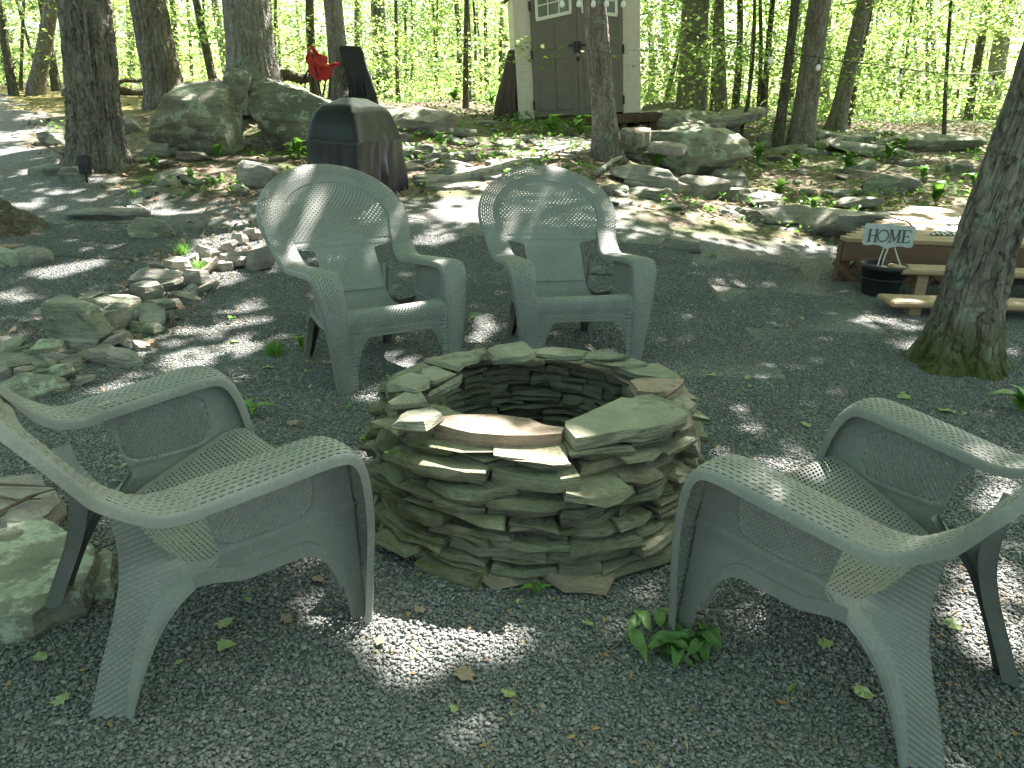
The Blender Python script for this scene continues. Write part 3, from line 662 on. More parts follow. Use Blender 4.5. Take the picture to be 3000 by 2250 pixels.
def limb(mb, a, d, L, r, rg, depth=0):
    pts = [np.array(a)]; rs = [r]; d = np.array(d, float)
    for i in range(5):
        d = d+rg.normal(0, .12, 3)+np.array([0, 0, .05]); d /= np.linalg.norm(d); pts.append(pts[-1]+d*L/5); rs.append(r*(1-.17*(i+1)))
    mb.tube([tuple(p) for p in pts], rs, 6)
    if depth < 1:
        for k in (2, 3, 4): limb(mb, pts[k], d+rg.normal(0, .7, 3), L*.55, rs[k]*.6, rg, depth+1)
def big_tree(px, py, wpx, tpx, label, matn, h=13, ns=72, dense=.028, bark=.02, flare=.5, roots=5, cat='tree', group=None, base=None, extra=None, r=None, name='tree', kr=5.0, seed=1, bend=0.0):
    b = gt(px, py) if base is None else np.array(base, float)
    if r is None: r = wpx/2*np.linalg.norm(b-CAMP)/FPX
    tp = atY(tpx, 0, b[1]) if tpx is not None else b+np.array([0, 0, 3.0]); d = (tp-b)/(tp[2]-b[2])
    path = [(*b, r*1.02)]
    for f in (.08, .18, .3, .5, .75, 1.0):
        z = h*f; k = z if z < 4 else 4+(z-4)*.5
        path.append((b[0]+d[0]*k+bend*math.sin(f*7+seed), b[1]+d[1]*k, b[2]+z, r*(1-.12*min(1, z/4)-.62*max(0, f-.25)/.75)))
    root = thing(name, label, cat, b, 0, group)
    add_trunk(root, b, path, matn, ns, dense, bark=bark, flare=flare, roots=roots, seed=seed, kr=kr)
    rg = np.random.default_rng(seed+77); mb = MB()
    for k in range(5):
        f = rg.uniform(.42, .9); i = np.interp(b[2]+h*f, [p[2] for p in path], range(len(path))); lo = int(i); q = np.array(path[lo][:3])+(np.array(path[min(lo+1, 6)][:3])-np.array(path[lo][:3]))*(i-lo)
        a = rg.uniform(0, 6.28); limb(mb, q-b, (math.cos(a), math.sin(a), .5), h*.3, r*.35, rg)
    mb.build('branch', M[matn], root, True)
    CANOPY.append((root, np.array(path[4][:2]), b, h))
    return root
# --- the big near trees
big_tree(290, 486, 108, 248, 'thick grey oak with deeply furrowed bark and a black stake light at its foot', 'bark', h=15, bark=.05, flare=.36, seed=1, kr=8, ns=170, dense=.02)
big_tree(490, 312, 82, 432, 'grey furrowed trunk standing behind the left end of the split boulder', 'bark', h=14, bark=.035, flare=.25, seed=2, ns=120, dense=.025, kr=7)
_p = atY(748, 262, 12.3); big_tree(748, 262, 112, 719, base=(_p[0], 12.3, float(T(_p[0], 12.3))-.05), label='stout pale oak with brown flaring roots on top of the split boulder', matn='bark_pale', h=14, bark=.03, flare=.75, roots=4, seed=3, ns=110, dense=.03, kr=6)
_p = atY(1002, 290, 12.9); big_tree(1002, 290, 48, 974, base=(_p[0], 12.9, float(T(_p[0], 12.9))-.05), label='tree trunk between the red folding chair and the tall black cover', matn='bark_pale', h=12, bark=.012, flare=.6, seed=4, ns=48, dense=.04)
big_tree(1780, 466, 62, 1741, 'reddish flaky-barked tree standing right in front of the shed doors', 'bark_red', h=13, bark=.018, flare=.5, seed=5, ns=110, dense=.022, kr=6)
big_tree(2025, 352, 74, 2038, 'broad dark lichened trunk rising from the outcrop beside the shed', 'bark', h=13, bark=.016, flare=.3, seed=6, ns=48, dense=.04)
big_tree(2344, 430, 56, 2402, 'lichen-spotted leaning trunk beside a thinner one on the leafy slope', 'bark', h=13, bark=.014, flare=.4, seed=7, ns=48, dense=.04)
big_tree(2445, 384, 38, 2535, 'curving trunk that leans away to the right behind the slope', 'bark', h=11, bark=.01, flare=.5, seed=8, ns=36, dense=.06)
big_tree(2895, 348, 38, 2954, 'dark leaning trunk at the edge of the woods behind the plated oak', 'bark', h=11, bark=.01, flare=.3, seed=9, ns=36, dense=.06)
# the plated oak beside the deck steps
bR = np.array([2.60, 4.36, 0.0])
t44 = thing('tree', 'big leaning oak with blocky plated bark and mossy foot beside the deck steps', 'tree', bR)
def oakR():
    lv = [(2800, 1078, .165), (2818, 985, .145), (2885, 711, .133), (2958, 500, .133), (3030, 316, .135), (3088, 150, .135)]
    path = []
    for px, py, r in lv:
        p = atY(px, py, bR[1]+.02); path.append((p[0], bR[1], max(0.0, p[2]), r))
    p0, p1 = np.array(path[-2]), np.array(path[-1]); d = (p1-p0)/(p1[2]-p0[2])
    for z in (3, 6, 10, 14): path.append((p1[0]+d[0]*(z-p1[2])*(.8 if z < 5 else .5), p1[1]+.03*z, z, .16-.008*z))
    return path
pR = oakR()
add_trunk(t44, bR, pR, 'bark_mossy', 200, .011, bark=.034, flare=.42, roots=5, seed=11, kr=6, maxz=2.4)
mb = MB(); rg_ = np.random.default_rng(3)
for k in range(5): limb(mb, np.array([pR[7][0], pR[7][1], 6+k*1.3])-bR, (math.cos(k*1.9), math.sin(k*1.9), .5), 4, .06, rg_)
mb.build('branch', M['bark_mossy'], t44, True)
CANOPY.append((t44, np.array([4.4, 5.2]), bR, 14))
# trees standing outside the frame whose crowns shade the yard
for k, (x, y) in enumerate([(-5.5, 1.5), (6.5, 1.0), (8.5, 8.0), (-1.5, -4.5), (7, -5), (-8, -4), (9.5, 14)]):
    big_tree(0, 0, 0, None, ['shade oak off to the side of the border stones', 'shade oak beyond the front right chair', 'shade oak up the slope past the deck', 'shade oak behind the seating circle', 'shade oak far behind the right-hand chairs', 'shade oak far behind the left-hand chairs', 'shade oak high on the slope beyond the deck'][k],
             'bark', h=13, ns=24, dense=.2, bark=0, base=(x, y, float(T(x, y))), r=.2, seed=20+k, group='shade trees standing around the yard')

# --- sun flecks on the ground (gaps cut in the unseen canopy let sun reach these places): px centre, radii, tilt, height
FLECKS = [  # cx, cy, rx, ry, angle, z (None = ground), share of leaves left
 (1140, 1860, 235, 105, 28, None, 0), (1010, 1830, 110, 70, 20, None, 0), (1440, 1880, 190, 66, 6, None, .06), (1210, 1950, 140, 70, 0, None, 0),
 (1330, 2200, 80, 90, 0, None, .5), (1920, 2210, 120, 90, 0, None, .55), (640, 760, 150, 75, -28, None, 0), (520, 800, 60, 50, 0, None, 0), (720, 700, 80, 60, 0, None, 0),
 (560, 985, 240, 34, -14, None, .15), (620, 1040, 190, 30, -14, None, .15), (330, 1160, 150, 40, -25, None, .2), (250, 905, 230, 32, -10, None, .3), (190, 790, 110, 22, -8, None, 0), (30, 870, 60, 24, 0, None, .1),
 (360, 615, 60, 14, -4, None, 0), (640, 650, 70, 14, -4, None, .2), (420, 840, 110, 20, -12, None, .2), (700, 900, 90, 26, -12, None, .2),
 (110, 395, 110, 18, -6, None, 0), (60, 440, 120, 16, -8, None, .1), (210, 470, 60, 12, -8, None, .1), (130, 510, 90, 14, -8, None, .1), (40, 540, 60, 10, -8, None, 0), (300, 520, 60, 10, 0, None, .1), (200, 560, 60, 8, 0, None, .2),
 (390, 320, 60, 10, 0, None, 0), (150, 345, 110, 14, 0, None, 0), (700, 530, 90, 26, -10, None, .1), (800, 600, 60, 16, -8, None, .25), (620, 500, 50, 12, 0, None, .2),
 (1330, 640, 140, 36, -8, None, .1), (1280, 700, 90, 26, -8, None, .1), (1390, 585, 120, 20, -8, None, .1), (1450, 510, 190, 36, -18, None, 0), (1600, 462, 150, 28, -20, None, 0), (1250, 430, 60, 30, -8, None, .1), (1300, 380, 70, 16, 0, None, .2),
 (2060, 575, 120, 24, 6, None, .05), (2110, 640, 110, 26, 8, None, .05), (1900, 600, 60, 20, 0, None, .1), (2120, 835, 70, 16, 0, None, .2), (2330, 690, 50, 14, 0, None, .3), (1830, 690, 50, 14, 0, None, .25), (2280, 620, 110, 22, 6, None, 0), (2050, 525, 90, 22, 0, None, 0),
 (2600, 950, 100, 22, 10, None, .05), (2690, 1010, 70, 14, 20, None, .2), (2760, 1150, 40, 80, -38, None, 0), (2820, 1230, 36, 60, -36, None, .1), (2660, 1015, 50, 20, 0, None, .1), (2950, 1030, 40, 14, 0, None, .2),
 (2260, 1330, 170, 60, 8, None, .25), (2180, 1270, 90, 30, 8, None, .4), (2940, 1450, 90, 80, 0, None, .05), (2880, 1790, 140, 150, 20, None, .0), (2960, 1900, 80, 90, 20, None, .0), (2200, 1800, 110, 60, 40, None, .3), (2290, 1700, 60, 60, 40, None, .2),
 (1060, 1340, 45, 30, 0, None, .1), (700, 960, 60, 20, 0, None, .1), (1665, 1022, 75, 16, 0, None, .1),
 (1480, 1226, 165, 14, 5, .455, .0), (1660, 1350, 45, 25, 0, .38, .1), (1960, 1120, 50, 20, 0, .45, .35), (2030, 1260, 40, 40, 0, .4, .2), (2020, 1330, 40, 30, 0, .3, .2),
 (1195, 898, 60, 24, -8, .39, 0), (1300, 742, 70, 16, 6, .56, .05), (870, 760, 50, 18, 20, .56, .2), (1625, 492, 36, 14, 0, .98, 0), (1500, 745, 50, 12, 20, .55, .2), (1800, 728, 40, 16, 8, .58, .1), (870, 520, 50, 14, -25, .95, .3),
 (2440, 1520, 110, 24, 28, .55, .3), (250, 1400, 110, 26, 38, .7, .4), (560, 1600, 70, 30, -20, .3, .4), (640, 1480, 90, 20, -10, .55, .45),
 (1000, 380, 60, 30, 10, .9, .1), (1160, 430, 30, 60, 0, .8, .2), (2720, 640, 130, 24, 0, .45, .15), (2700, 600, 100, 12, 0, .45, .1), (2700, 895, 60, 10, 0, .15, .05), (2700, 800, 60, 10, 0, .3, .2),
 (880, 300, 60, 20, 0, 1.1, .1), (2480, 390, 60, 14, 0, None, 0), (2590, 395, 70, 14, 0, None, 0), (2200, 500, 40, 10, 0, None, .1), (2400, 560, 90, 10, 10, None, .1), (2800, 380, 160, 30, 0, None, .1), (2300, 380, 110, 14, 0, None, .2), (1100, 340, 120, 14, 0, None, .2), (1420, 400, 60, 16, 0, None, .2)]
_rf = np.random.default_rng(99)
FLECKS += [(_rf.uniform(0, 3000), _rf.uniform(335, 590), _rf.uniform(18, 70), _rf.uniform(6, 16), _rf.uniform(-10, 10), None, .1) for _ in range(75)]
FLECKS += [(_rf.uniform(0, 1000), _rf.uniform(600, 1100), _rf.uniform(20, 70), _rf.uniform(8, 20), _rf.uniform(-16, -6), None, .15) for _ in range(22)]
def carve(Lf, rg):
    "drop the leaves that stand between the sun and those places"
    keep = np.ones(len(Lf))
    zt = np.zeros(len(Lf))
    for _ in range(4):
        q = Lf - SUN*((Lf[:, 2]-zt)/SUN[2])[:, None]; zt = T(q[:, 0], q[:, 1])
    q = Lf - SUN*((Lf[:, 2]-zt)/SUN[2])[:, None]
    groups = {}
    for f in FLECKS: groups.setdefault(f[5], []).append(f)
    for z, fs in groups.items():
        qq = q if z is None else Lf - SUN*((Lf[:, 2]-z)/SUN[2])[:, None]
        px, dep = proj(qq); front = dep > .5
        for cx, cy_, rx, ry, an, _, left in fs:
            a = R(an); dx, dy = px[:, 0]-cx, px[:, 1]-cy_
            u = (dx*math.cos(a)+dy*math.sin(a))/rx; v = (-dx*math.sin(a)+dy*math.cos(a))/ry
            d = np.hypot(u, v) + .28*noise(px[:, 0]/45, px[:, 1]/22, 0, 31)
            keep = np.where(front & (d < 1), np.minimum(keep, left), keep)
    return rg.random(len(Lf)) < keep
def build_canopy():
    rg = np.random.default_rng(12)
    layers = []
    # unseen leaves added along the sun's rays to shade every spot of the yard
    cell = .10
    gx, gy = np.arange(-9.5, 9.5, cell), np.arange(.2, 16, cell)
    for k in range(4):
        X, Y = np.meshgrid(gx, gy, indexing='ij'); X = X.ravel()+rg.uniform(0, cell, X.size); Y = Y.ravel()+rg.uniform(0, cell, Y.size)
        hgt = rg.uniform(5.0, 11.5, X.size) + T(X, Y)
        # leaves gather in layers and clumps
        layers.append(np.stack([X, Y, np.zeros_like(X)], 1) + SUN*(hgt/SUN[2])[:, None])
    # wider roof of leaves around and behind, added to hold back skylight
    n = 42000; Q = np.stack([rg.uniform(-16, 18, n), rg.uniform(-11, 20, n), rg.uniform(6, 13.5, n)], 1)
    cl = noise(Q[:, 0]*.5, Q[:, 1]*.5, Q[:, 2]*.6, 9); Q = Q[(cl > -.25) & ~((Q[:, 1] > 9) & (cl < .3))]
    # the roof is thinner over the slope
    layers = [l[(lambda q: (q[:, 1] < 7.3) | (rg.random(len(q)) < .16+.42*(noise(q[:, 0]*1.1, q[:, 1]*1.1, 0, 17) > 0)))(l-SUN*(l[:, 2]/SUN[2])[:, None])] for l in layers]
    L = np.vstack(layers); size = np.concatenate([rg.uniform(.15, .24, len(L)), rg.uniform(.2, .34, len(Q))]); L = np.vstack([L, Q])
    k = carve(L, rg); L, size = L[k], size[k]
    # nothing of the roof hangs into the view
    px, dep = proj(L); vis = (dep > .3) & (px[:, 0] > -150) & (px[:, 0] < 3150) & (px[:, 1] > -60) & (px[:, 1] < 2300)
    L, size = L[~vis], size[~vis]
    C = np.array([c[1] for c in CANOPY]); own = np.argmin(((L[:, None, :2]-C[None])**2).sum(-1), 1)
    for i, (root, c, b, h) in enumerate(CANOPY):
        s = own == i
        if s.sum() < 5: continue
        V, F = leaf_quads(L[s]-b, size[s], .55, rg)
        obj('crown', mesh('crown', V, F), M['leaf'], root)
    print('canopy leaves', len(L))
build_canopy()

# --- the woods behind: slim trees and saplings, each with its own foliage
BG = [(102, 280, 42, 140), (167, 267, 22, 120), (40, 280, 22, -10), (335, 250, 24, 330), (380, 250, 22, 378), (669, 218, 24, 628), (560, 235, 10, 548), (620, 240, 9, 600), (818, 225, 8, 805),
      (1045, 265, 18, 1046), (1098, 254, 18, 1092), (1129, 272, 34, 1113), (1163, 272, 10, 1160), (1190, 275, 8, 1188), (1200, 276, 7, 1206), (1275, 285, 7, 1268), (1290, 290, 7, 1280), (1337, 294, 16, 1335), (1373, 298, 14, 1362), (1387, 295, 9, 1385), (1430, 290, 13, 1420), (1405, 292, 7, 1400), (1475, 292, 13, 1470),
      (1904, 312, 18, 1892), (1967, 314, 22, 1945), (1872, 318, 8, 1862), (2086, 336, 12, 2100), (2113, 348, 32, 2108), (2151, 345, 20, 2165), (2168, 407, 9, 2196), (2221, 349, 13, 2224), (2236, 349, 18, 2268), (2276, 430, 27, 2326), (2312, 336, 20, 2348), (2407, 342, 38, 2422), (2500, 336, 18, 2506), (2533, 331, 10, 2562), (2548, 331, 8, 2572), (2600, 333, 7, 2610), (2640, 334, 7, 2660), (2696, 331, 8, 2674), (2723, 322, 12, 2714), (2755, 331, 12, 2722), (2764, 439, 11, 2788), (2800, 330, 7, 2850), (2830, 335, 7, 2880), (2990, 345, 12, 3010), (60, 265, 9, 70), (270, 262, 12, 262)]
def foliage(b, h, rad, n, rg, size, zlo=.8):
    k = max(6, n//75); c = np.stack([rg.normal(0, rad*.55, k), rg.normal(0, rad*.55, k), zlo+(h-zlo)*rg.random(k)**.8], 1)
    P = c[rg.integers(0, k, n)] + rg.normal(0, 1, (n, 3))*np.array([.40, .40, .09])*rad*.45
    P = P[P[:, 2] > .45]
    V, F = leaf_quads(P, rg.uniform(.75, 1.3, len(P))*size, .35, rg)
    return V, F
VARIANT = []
def bg_tree(b, r, d, h, i, nleaf, rg, label, grp, back=0.0, size=.085, zlo=.8):
    root = thing('slender_tree', label, 'tree', b, 0, grp)
    path = [(*b, r)]; bx = rg.normal(0, .05)
    for f in (.12, .25, .4, .6, .8, 1.0):
        z = h*f; k = min(z, 3.5)+max(0, z-3.5)*.5; path.append((b[0]+d[0]*k+bx*math.sin(f*9), b[1]+d[1]*k, b[2]+z, r*(1-.8*f)))
    add_trunk(root, b, path, 'bark_thin' if r < .11 else 'bark', 10 if r < .08 else 18, .35, flare=.25, bark=0 if r < .08 else .006, seed=i)
    key = i % 14
    if len(VARIANT) <= key or nleaf is None:
        V, F = foliage(b, min(h, 6.6), 2.5, nleaf or 1800, rg, size, zlo); me = mesh('crown', V, F); VARIANT.append(me)
    me = VARIANT[key]
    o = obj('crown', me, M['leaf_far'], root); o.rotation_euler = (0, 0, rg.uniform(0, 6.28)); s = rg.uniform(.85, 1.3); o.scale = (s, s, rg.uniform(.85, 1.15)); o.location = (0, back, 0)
    return root
rgb = np.random.default_rng(21)
for i, (px, py, wp, tp) in enumerate(BG):
    b = gt(px, py, 40)
    if b[1] > 30: b = atY(px, py, 30.); b[2] = float(T(b[0], b[1]))
    r = max(.022, wp/2*b[1]/FPX); q = atY(tp, 0, b[1]); d = (q-b)/max(1.0, q[2]-b[2]); d = np.clip(d, -.35, .35)
    where = next(w_ for lim, w_ in ((480, 'behind the moss lawn'), (900, 'behind the pale oak and the red chair'), (1300, 'beyond the tall black cover'), (1500, 'close to the left side of the shed'), (2000, 'just past the right side of the shed'), (2250, 'behind the broad lichened trunk'), (2480, 'beside the leaning lichened trunk'), (2620, 'right of the curving trunk'), (2790, 'in front of the distant white house'), (9999, 'behind the plated oak')) if px < lim)
    lab = ('slim dark trunk ' if r >= .07 else 'thin upright sapling ')+where
    bg_tree(b, r, d, rgb.uniform(7, 11), i, 4300, rgb, lab, 'slim trunks of the woods' if r >= .07 else 'thin saplings of the woods', zlo=.5, back=2.2)
for i in range(95):
    Y = 17+48*rgb.random()**1.2; X = rgb.uniform(-.78, .80)*Y; b = np.array([X, Y, float(T(X, Y))])
    if abs(X-(2.0+.0)) < 2.4 and Y < 19: continue
    bg_tree(b, rgb.uniform(.075, .12) if i % 2 else rgb.uniform(.025, .06), (rgb.normal(0, .06), 0, 1), rgb.uniform(6, 13), i+60, 4300, rgb, ('farther ' if Y > 38 else 'nearer ')+('stouter' if i % 2 else 'slender')+' leafy tree deep in the sunlit woods '+('behind the moss lawn' if X/Y < -.42 else 'behind the lichened boulders' if X/Y < -.14 else 'behind the shed' if X/Y < .16 else 'beyond the outcrop' if X/Y < .36 else 'around the distant white house'), 'distant trees of the sunlit woods', zlo=.3)

# unseen trees added round the clearing to shade it and tint its light
for i in range(34):
    a = rgb.uniform(R(52), R(308)); rad = rgb.uniform(11, 22); X, Y = math.sin(a)*rad, math.cos(a)*rad
    bg_tree(np.array([X, Y, float(T(X, Y))]), rgb.uniform(.06, .14), (rgb.normal(0, .04), 0, 1), rgb.uniform(9, 13), i+200, 4300, rgb, 'unseen leafy tree added to shade and tint the clearing', 'unseen trees added for shade around the clearing', zlo=.3)
# ================================================================== rocks
_ICO = {}
def ico(sub):
    if sub not in _ICO:
        bm = bmesh.new(); bmesh.ops.create_icosphere(bm, subdivisions=sub, radius=1); bm.verts.index_update()
        _ICO[sub] = (np.array([v.co[:] for v in bm.verts]), np.array([[v.index for v in f.verts] for f in bm.faces])); bm.free()
    return _ICO[sub]
def boulder_mesh(size, seed, sub=3, boxy=4, facets=14, rough=.05, strata=.0, cuts=(), freq=1.0):
    rg = np.random.default_rng(seed); V, F = ico(sub); P = V/(np.abs(V)**boxy).sum(1, keepdims=True)**(1/boxy)
    for k in range(facets):      # broken faces
        n = unit(rg.normal(0, 1, 3)*np.array([1, 1, .9])); d = rg.uniform(.62, .98); e = P@n-d; P = P-np.maximum(e, 0)[:, None]*n
    for n, d in cuts:
        n = unit(np.array(n, float)); e = P@n-d; P = P-np.maximum(e, 0)[:, None]*n
    P = P*np.asarray(size)/2
    f = 3.2*freq; q = P*f
    dn = noise(q[:, 0]+seed, q[:, 1], q[:, 2]*1.6, seed)*.5+noise(q[:, 0]*2.4, q[:, 1]*2.4, q[:, 2]*5, seed+1)*.5
    P = P + V*dn[:, None]*rough
    if strata:                   # layered edges: the rock splits in beds that step in and out
        bed = np.floor(P[:, 2]/(.035/freq)+1.5*noise(q[:, 0]*.6, q[:, 1]*.6, 0, seed+5)); st = noise(bed*3.7, q[:, 0]*.8, q[:, 1]*.8, seed+9); P[:, :2] += V[:, :2]*(st*strata*1.6)[:, None]
    return P, F
def boulder(name, label, cat, x0, x1, y0, y1, matn='boulder', ratio=.75, seed=1, sub=3, rotz=0.0, tilt=(0, 0), group=None, zoff=0.0, hmul=1.0, base=None, **kw):
    c = gt((x0+x1)/2, y1-.22*(y1-y0)) if base is None else gt(*base)
    dist = np.linalg.norm(c-CAMP); wd = (x1-x0)*dist/FPX; dep = wd*ratio; dl = math.asin((CAM_H-c[2])/dist)
    h = max(.05, ((y1-y0)*dist/FPX - dep*.6*math.sin(max(dl, 0)))/math.cos(dl))*hmul
    hh = h*1.35
    P, F = boulder_mesh((wd*1.06, dep, hh), seed, sub, **kw)
    o = obj(name, mesh(name, P, F), M[matn], None, c+np.array([0, dep*.28, hh/2-.35*h+zoff]), (tilt[0], tilt[1], rotz))
    return tag(o, label, cat, group)
boulder('boulder', 'big blocky lichen-covered boulder half overhanging dark ground, left of the narrow cleft', 'boulder', 452, 648, 288, 455, seed=3, sub=5, ratio=.9, facets=4, cuts=[((.05, -.75, -.66), .55), ((-.75, 0, .5), .72), ((1, -.1, .05), .92), ((.1, -.35, .93), .8), ((-.3, -1, .1), .88)], rough=.04, boxy=12, zoff=.1, strata=.012, base=(556, 452))
boulder('boulder', 'long lichen-covered boulder right of the cleft, behind the covered grill', 'boulder', 745, 1000, 268, 440, seed=8, sub=5, ratio=.8, facets=5, cuts=[((0, -.8, -.6), .6), ((-1, 0, .1), .9), ((.35, 0, .9), .72), ((.1, -.9, .35), .8)], rough=.06, strata=.03, boxy=8, zoff=.06, base=(868, 436))
boulder('slab_rock', 'small upright slab perched over the cleft between the two lichened boulders', 'rock', 655, 735, 250, 342, seed=5, ratio=.6, rough=.03, boxy=6, base=(694, 440), zoff=.55, tilt=(0, .25))
boulder('rock_ledge', 'dark low rock ledge behind the covered grill', 'rock ledge', 1130, 1320, 330, 405, 'rock', seed=6, sub=5, ratio=.7, strata=.02)
boulder('outcrop', 'large mossy lichened outcrop at the foot of the flaky-barked tree', 'outcrop', 1800, 2190, 405, 530, 'boulder', seed=10, sub=5, strata=.03, ratio=.7, rough=.08, boxy=3)
boulder('outcrop', 'upper ledge of the outcrop under the broad trunk beside the shed', 'outcrop', 1890, 2170, 345, 420, 'boulder', seed=12, sub=5, ratio=.6, rough=.07, strata=.02, boxy=3)
ROCKS = [ # x0,x1,y0,y1,material,label,strata,ratio
 (1880, 2150, 335, 385, 'rock', 'tilted flat slab lying on top of the mossy outcrop', .01, .5), (1880, 1995, 300, 365, 'rock', 'leaning slab between shed and broad trunk', .012, .5),
 (1795, 1995, 485, 560, 'rock', 'pale lichened block at the front of the outcrop, sun on its corner', .008, .6), (1968, 2140, 512, 592, 'rock', 'layered block with a white sunlit top', .015, .7), (2095, 2195, 490, 560, 'rock', 'angular block behind the layered sunlit block', .008, .7),
 (1820, 1985, 545, 590, 'rock', 'dark thinly layered wedge in front of the outcrop', .02, .5), (2190, 2420, 590, 680, 'rock', 'low flat ledge slab with a sunlit patch at the gravel edge', .012, .8), (2370, 2640, 600, 720, 'rock', 'broad smooth ledge stone beside the deck corner', .01, .8), (2200, 2290, 583, 615, 'rock_pale', 'small pale slab lying above the low ledge', .006, .6),
 (2460, 2580, 575, 625, 'rock', 'slanted flat stone behind the broad ledge', .01, .6), (2550, 2705, 510, 580, 'rock', 'pale boulder with a dark undercut on the mossy slope', .008, .6), (2420, 2685, 425, 465, 'rock', 'long flat lichened rock lying on the slope', .012, .5), (2575, 2865, 392, 455, 'boulder', 'dark layered rock bank under the saplings', .025, .4),
 (2500, 2556, 388, 420, 'rock_pale', 'rounded pale rock in the leaf litter', 0, .8), (2560, 2640, 380, 405, 'rock_pale', 'sunlit pale rock top of the dark bank', 0, .8), (2230, 2320, 395, 440, 'rock', 'grey rock behind the slim leaning trunks', .01, .7), (2790, 2850, 470, 520, 'rock', 'upright grey stone on the slope above the deck', 0, .7), (2400, 2480, 405, 450, 'rock', 'grey rock at the foot of the curving trunk', 0, .7),
 (1920, 2060, 690, 745, 'rock', 'flat mossy stones lying alone in the gravel', .012, .6), (2100, 2160, 370, 400, 'rock', 'rubble stone on the outcrop shoulder', 0, .8),
 (205, 402, 612, 652, 'rock_pale', 'flat yellowish stone with one end white in the sun', .006, .5), (358, 492, 642, 712, 'boulder', 'dark lumpy mossy rock in the gravel', .0, .7), (672, 800, 490, 565, 'rock_pale', 'yellow-mossed sunlit rock behind the chair back', .006, .7),
 (80, 185, 488, 522, 'rock', 'half-buried grey rock beside the furrowed oak', 0, .7), (178, 252, 498, 540, 'rock', 'grey rock next to the black stake light', 0, .7), (100, 215, 398, 430, 'boulder', 'mossy flat rock behind the furrowed oak', .01, .5), (340, 400, 350, 400, 'rock_pale', 'pale stone leaning at the boulder end', 0, .6), (415, 490, 430, 470, 'rock', 'small rock under the overhanging boulder', 0, .7), (520, 600, 445, 480, 'rock', 'rock wedged below the overhang', 0, .7), (190, 270, 268, 292, 'rock', 'low rock at the far edge of the moss lawn', 0, .7)]
for i, (x0, x1, y0, y1, mt_, lab, st, ra) in enumerate(ROCKS):
    boulder('rock', lab, 'rock', x0, x1, y0, y1, mt_, ra, 100+i, 4, strata=max(st, .01), rough=.02, boxy=6, hmul=.72 if x0 > 1700 else .9, rotz=float(rng.normal(0, .15)), tilt=(float(rng.normal(0, .06)), float(rng.normal(0, .08))), freq=1.5)
# --- border of loose stones beside the path
BORD = [(137, 298, 918, 1051, 'boulder', 'largest lichened boulder of the stone border'), (59, 184, 1016, 1067, 'boulder', 'green flat stone leaning on the largest border boulder'), (0, 141, 1060, 1100, 'rock', 'flat thin slab at the near end of the border'), (290, 372, 930, 997, 'rock', 'blocky grey-green stone next to the largest border boulder'), (255, 392, 875, 932, 'boulder', 'mossy green stone in the middle of the border'),
 (370, 478, 924, 962, 'rock', ''), (396, 486, 840, 897, 'rock', ''), (386, 509, 793, 852, 'rock_pale', 'brownish block lying atop the border stones'), (337, 380, 856, 883, 'rock', ''), (227, 298, 869, 897, 'boulder', ''), (450, 513, 885, 914, 'rock', ''), (372, 470, 958, 990, 'boulder', ''), (298, 364, 993, 1028, 'rock_pale', ''), (356, 394, 1000, 1028, 'rock', ''),
 (266, 333, 1032, 1080, 'rock_pale', ''), (313, 407, 1044, 1087, 'rock_pale', 'flat pinkish stone in front of the border boulder'), (117, 211, 1083, 1132, 'boulder', ''), (10, 157, 1112, 1186, 'boulder', 'dark mossy rock at the near end of the border'), (227, 274, 1108, 1138, 'rock_pale', ''), (517, 584, 863, 895, 'rock', ''), (509, 560, 775, 815, 'rock_pale', ''), (545, 615, 800, 862, 'rock_pale', 'jagged white stone shining in the sun'),
 (580, 658, 734, 772, 'rock_pale', ''), (682, 726, 690, 730, 'rock_pale', 'small upright stone, white in the sun'), (666, 733, 748, 802, 'rock_pale', ''), (728, 800, 728, 816, 'rock_pale', 'wide flat pinkish stone at the chair end of the border'), (716, 770, 676, 715, 'rock', ''), (640, 690, 715, 750, 'rock_pale', ''), (470, 530, 830, 860, 'rock', ''), (410, 450, 900, 930, 'rock', ''), (600, 650, 770, 800, 'rock_pale', ''), (340, 400, 900, 925, 'rock', ''), (180, 240, 1060, 1090, 'rock', ''), (90, 150, 1090, 1120, 'rock', '')]
for i, (x0, x1, y0, y1, mt_, lab) in enumerate(BORD):
    L_ = lab or 'small loose angular stone in the low border row beside the path'; G_ = None if lab else 'border stones beside the path'
    if (x1-x0 > 95 and mt_ == 'boulder') or i in (3, 7):
        boulder('border_stone', L_, 'stone', x0, x1, y0, y1, mt_, .8, 300+i, 4, rotz=float(rng.uniform(-.5, .5)), tilt=(float(rng.normal(0, .12)), float(rng.normal(0, .12))), group=G_, rough=.012, boxy=8, strata=.008, freq=2)
        continue
    c = gt((x0+x1)/2, y1-.3*(y1-y0)); k = np.linalg.norm(c-CAMP)/FPX; wd = (x1-x0)*k*.54; n = int(rng.integers(5, 8)); a0 = rng.uniform(0, 6)
    pl = np.array([(wd*rng.uniform(.75, 1.1)*math.cos(a0+q), wd*.72*rng.uniform(.75, 1.1)*math.sin(a0+q)) for q in np.linspace(0, 2*math.pi, n, endpoint=False)])
    th = float(np.clip((y1-y0)*k*.75, .04, .16)); V, F = slab(pl, 0, th, rough=.008, seed=900+i, chip=.014, layers=4, tilt=tuple(rng.normal(0, .22, 2)))
    tag(obj('border_stone', mesh('border_stone', V, F), M[mt_], None, c+np.array([0, 0, .0]), None), L_, 'stone', G_)
rgB = np.random.default_rng(404)
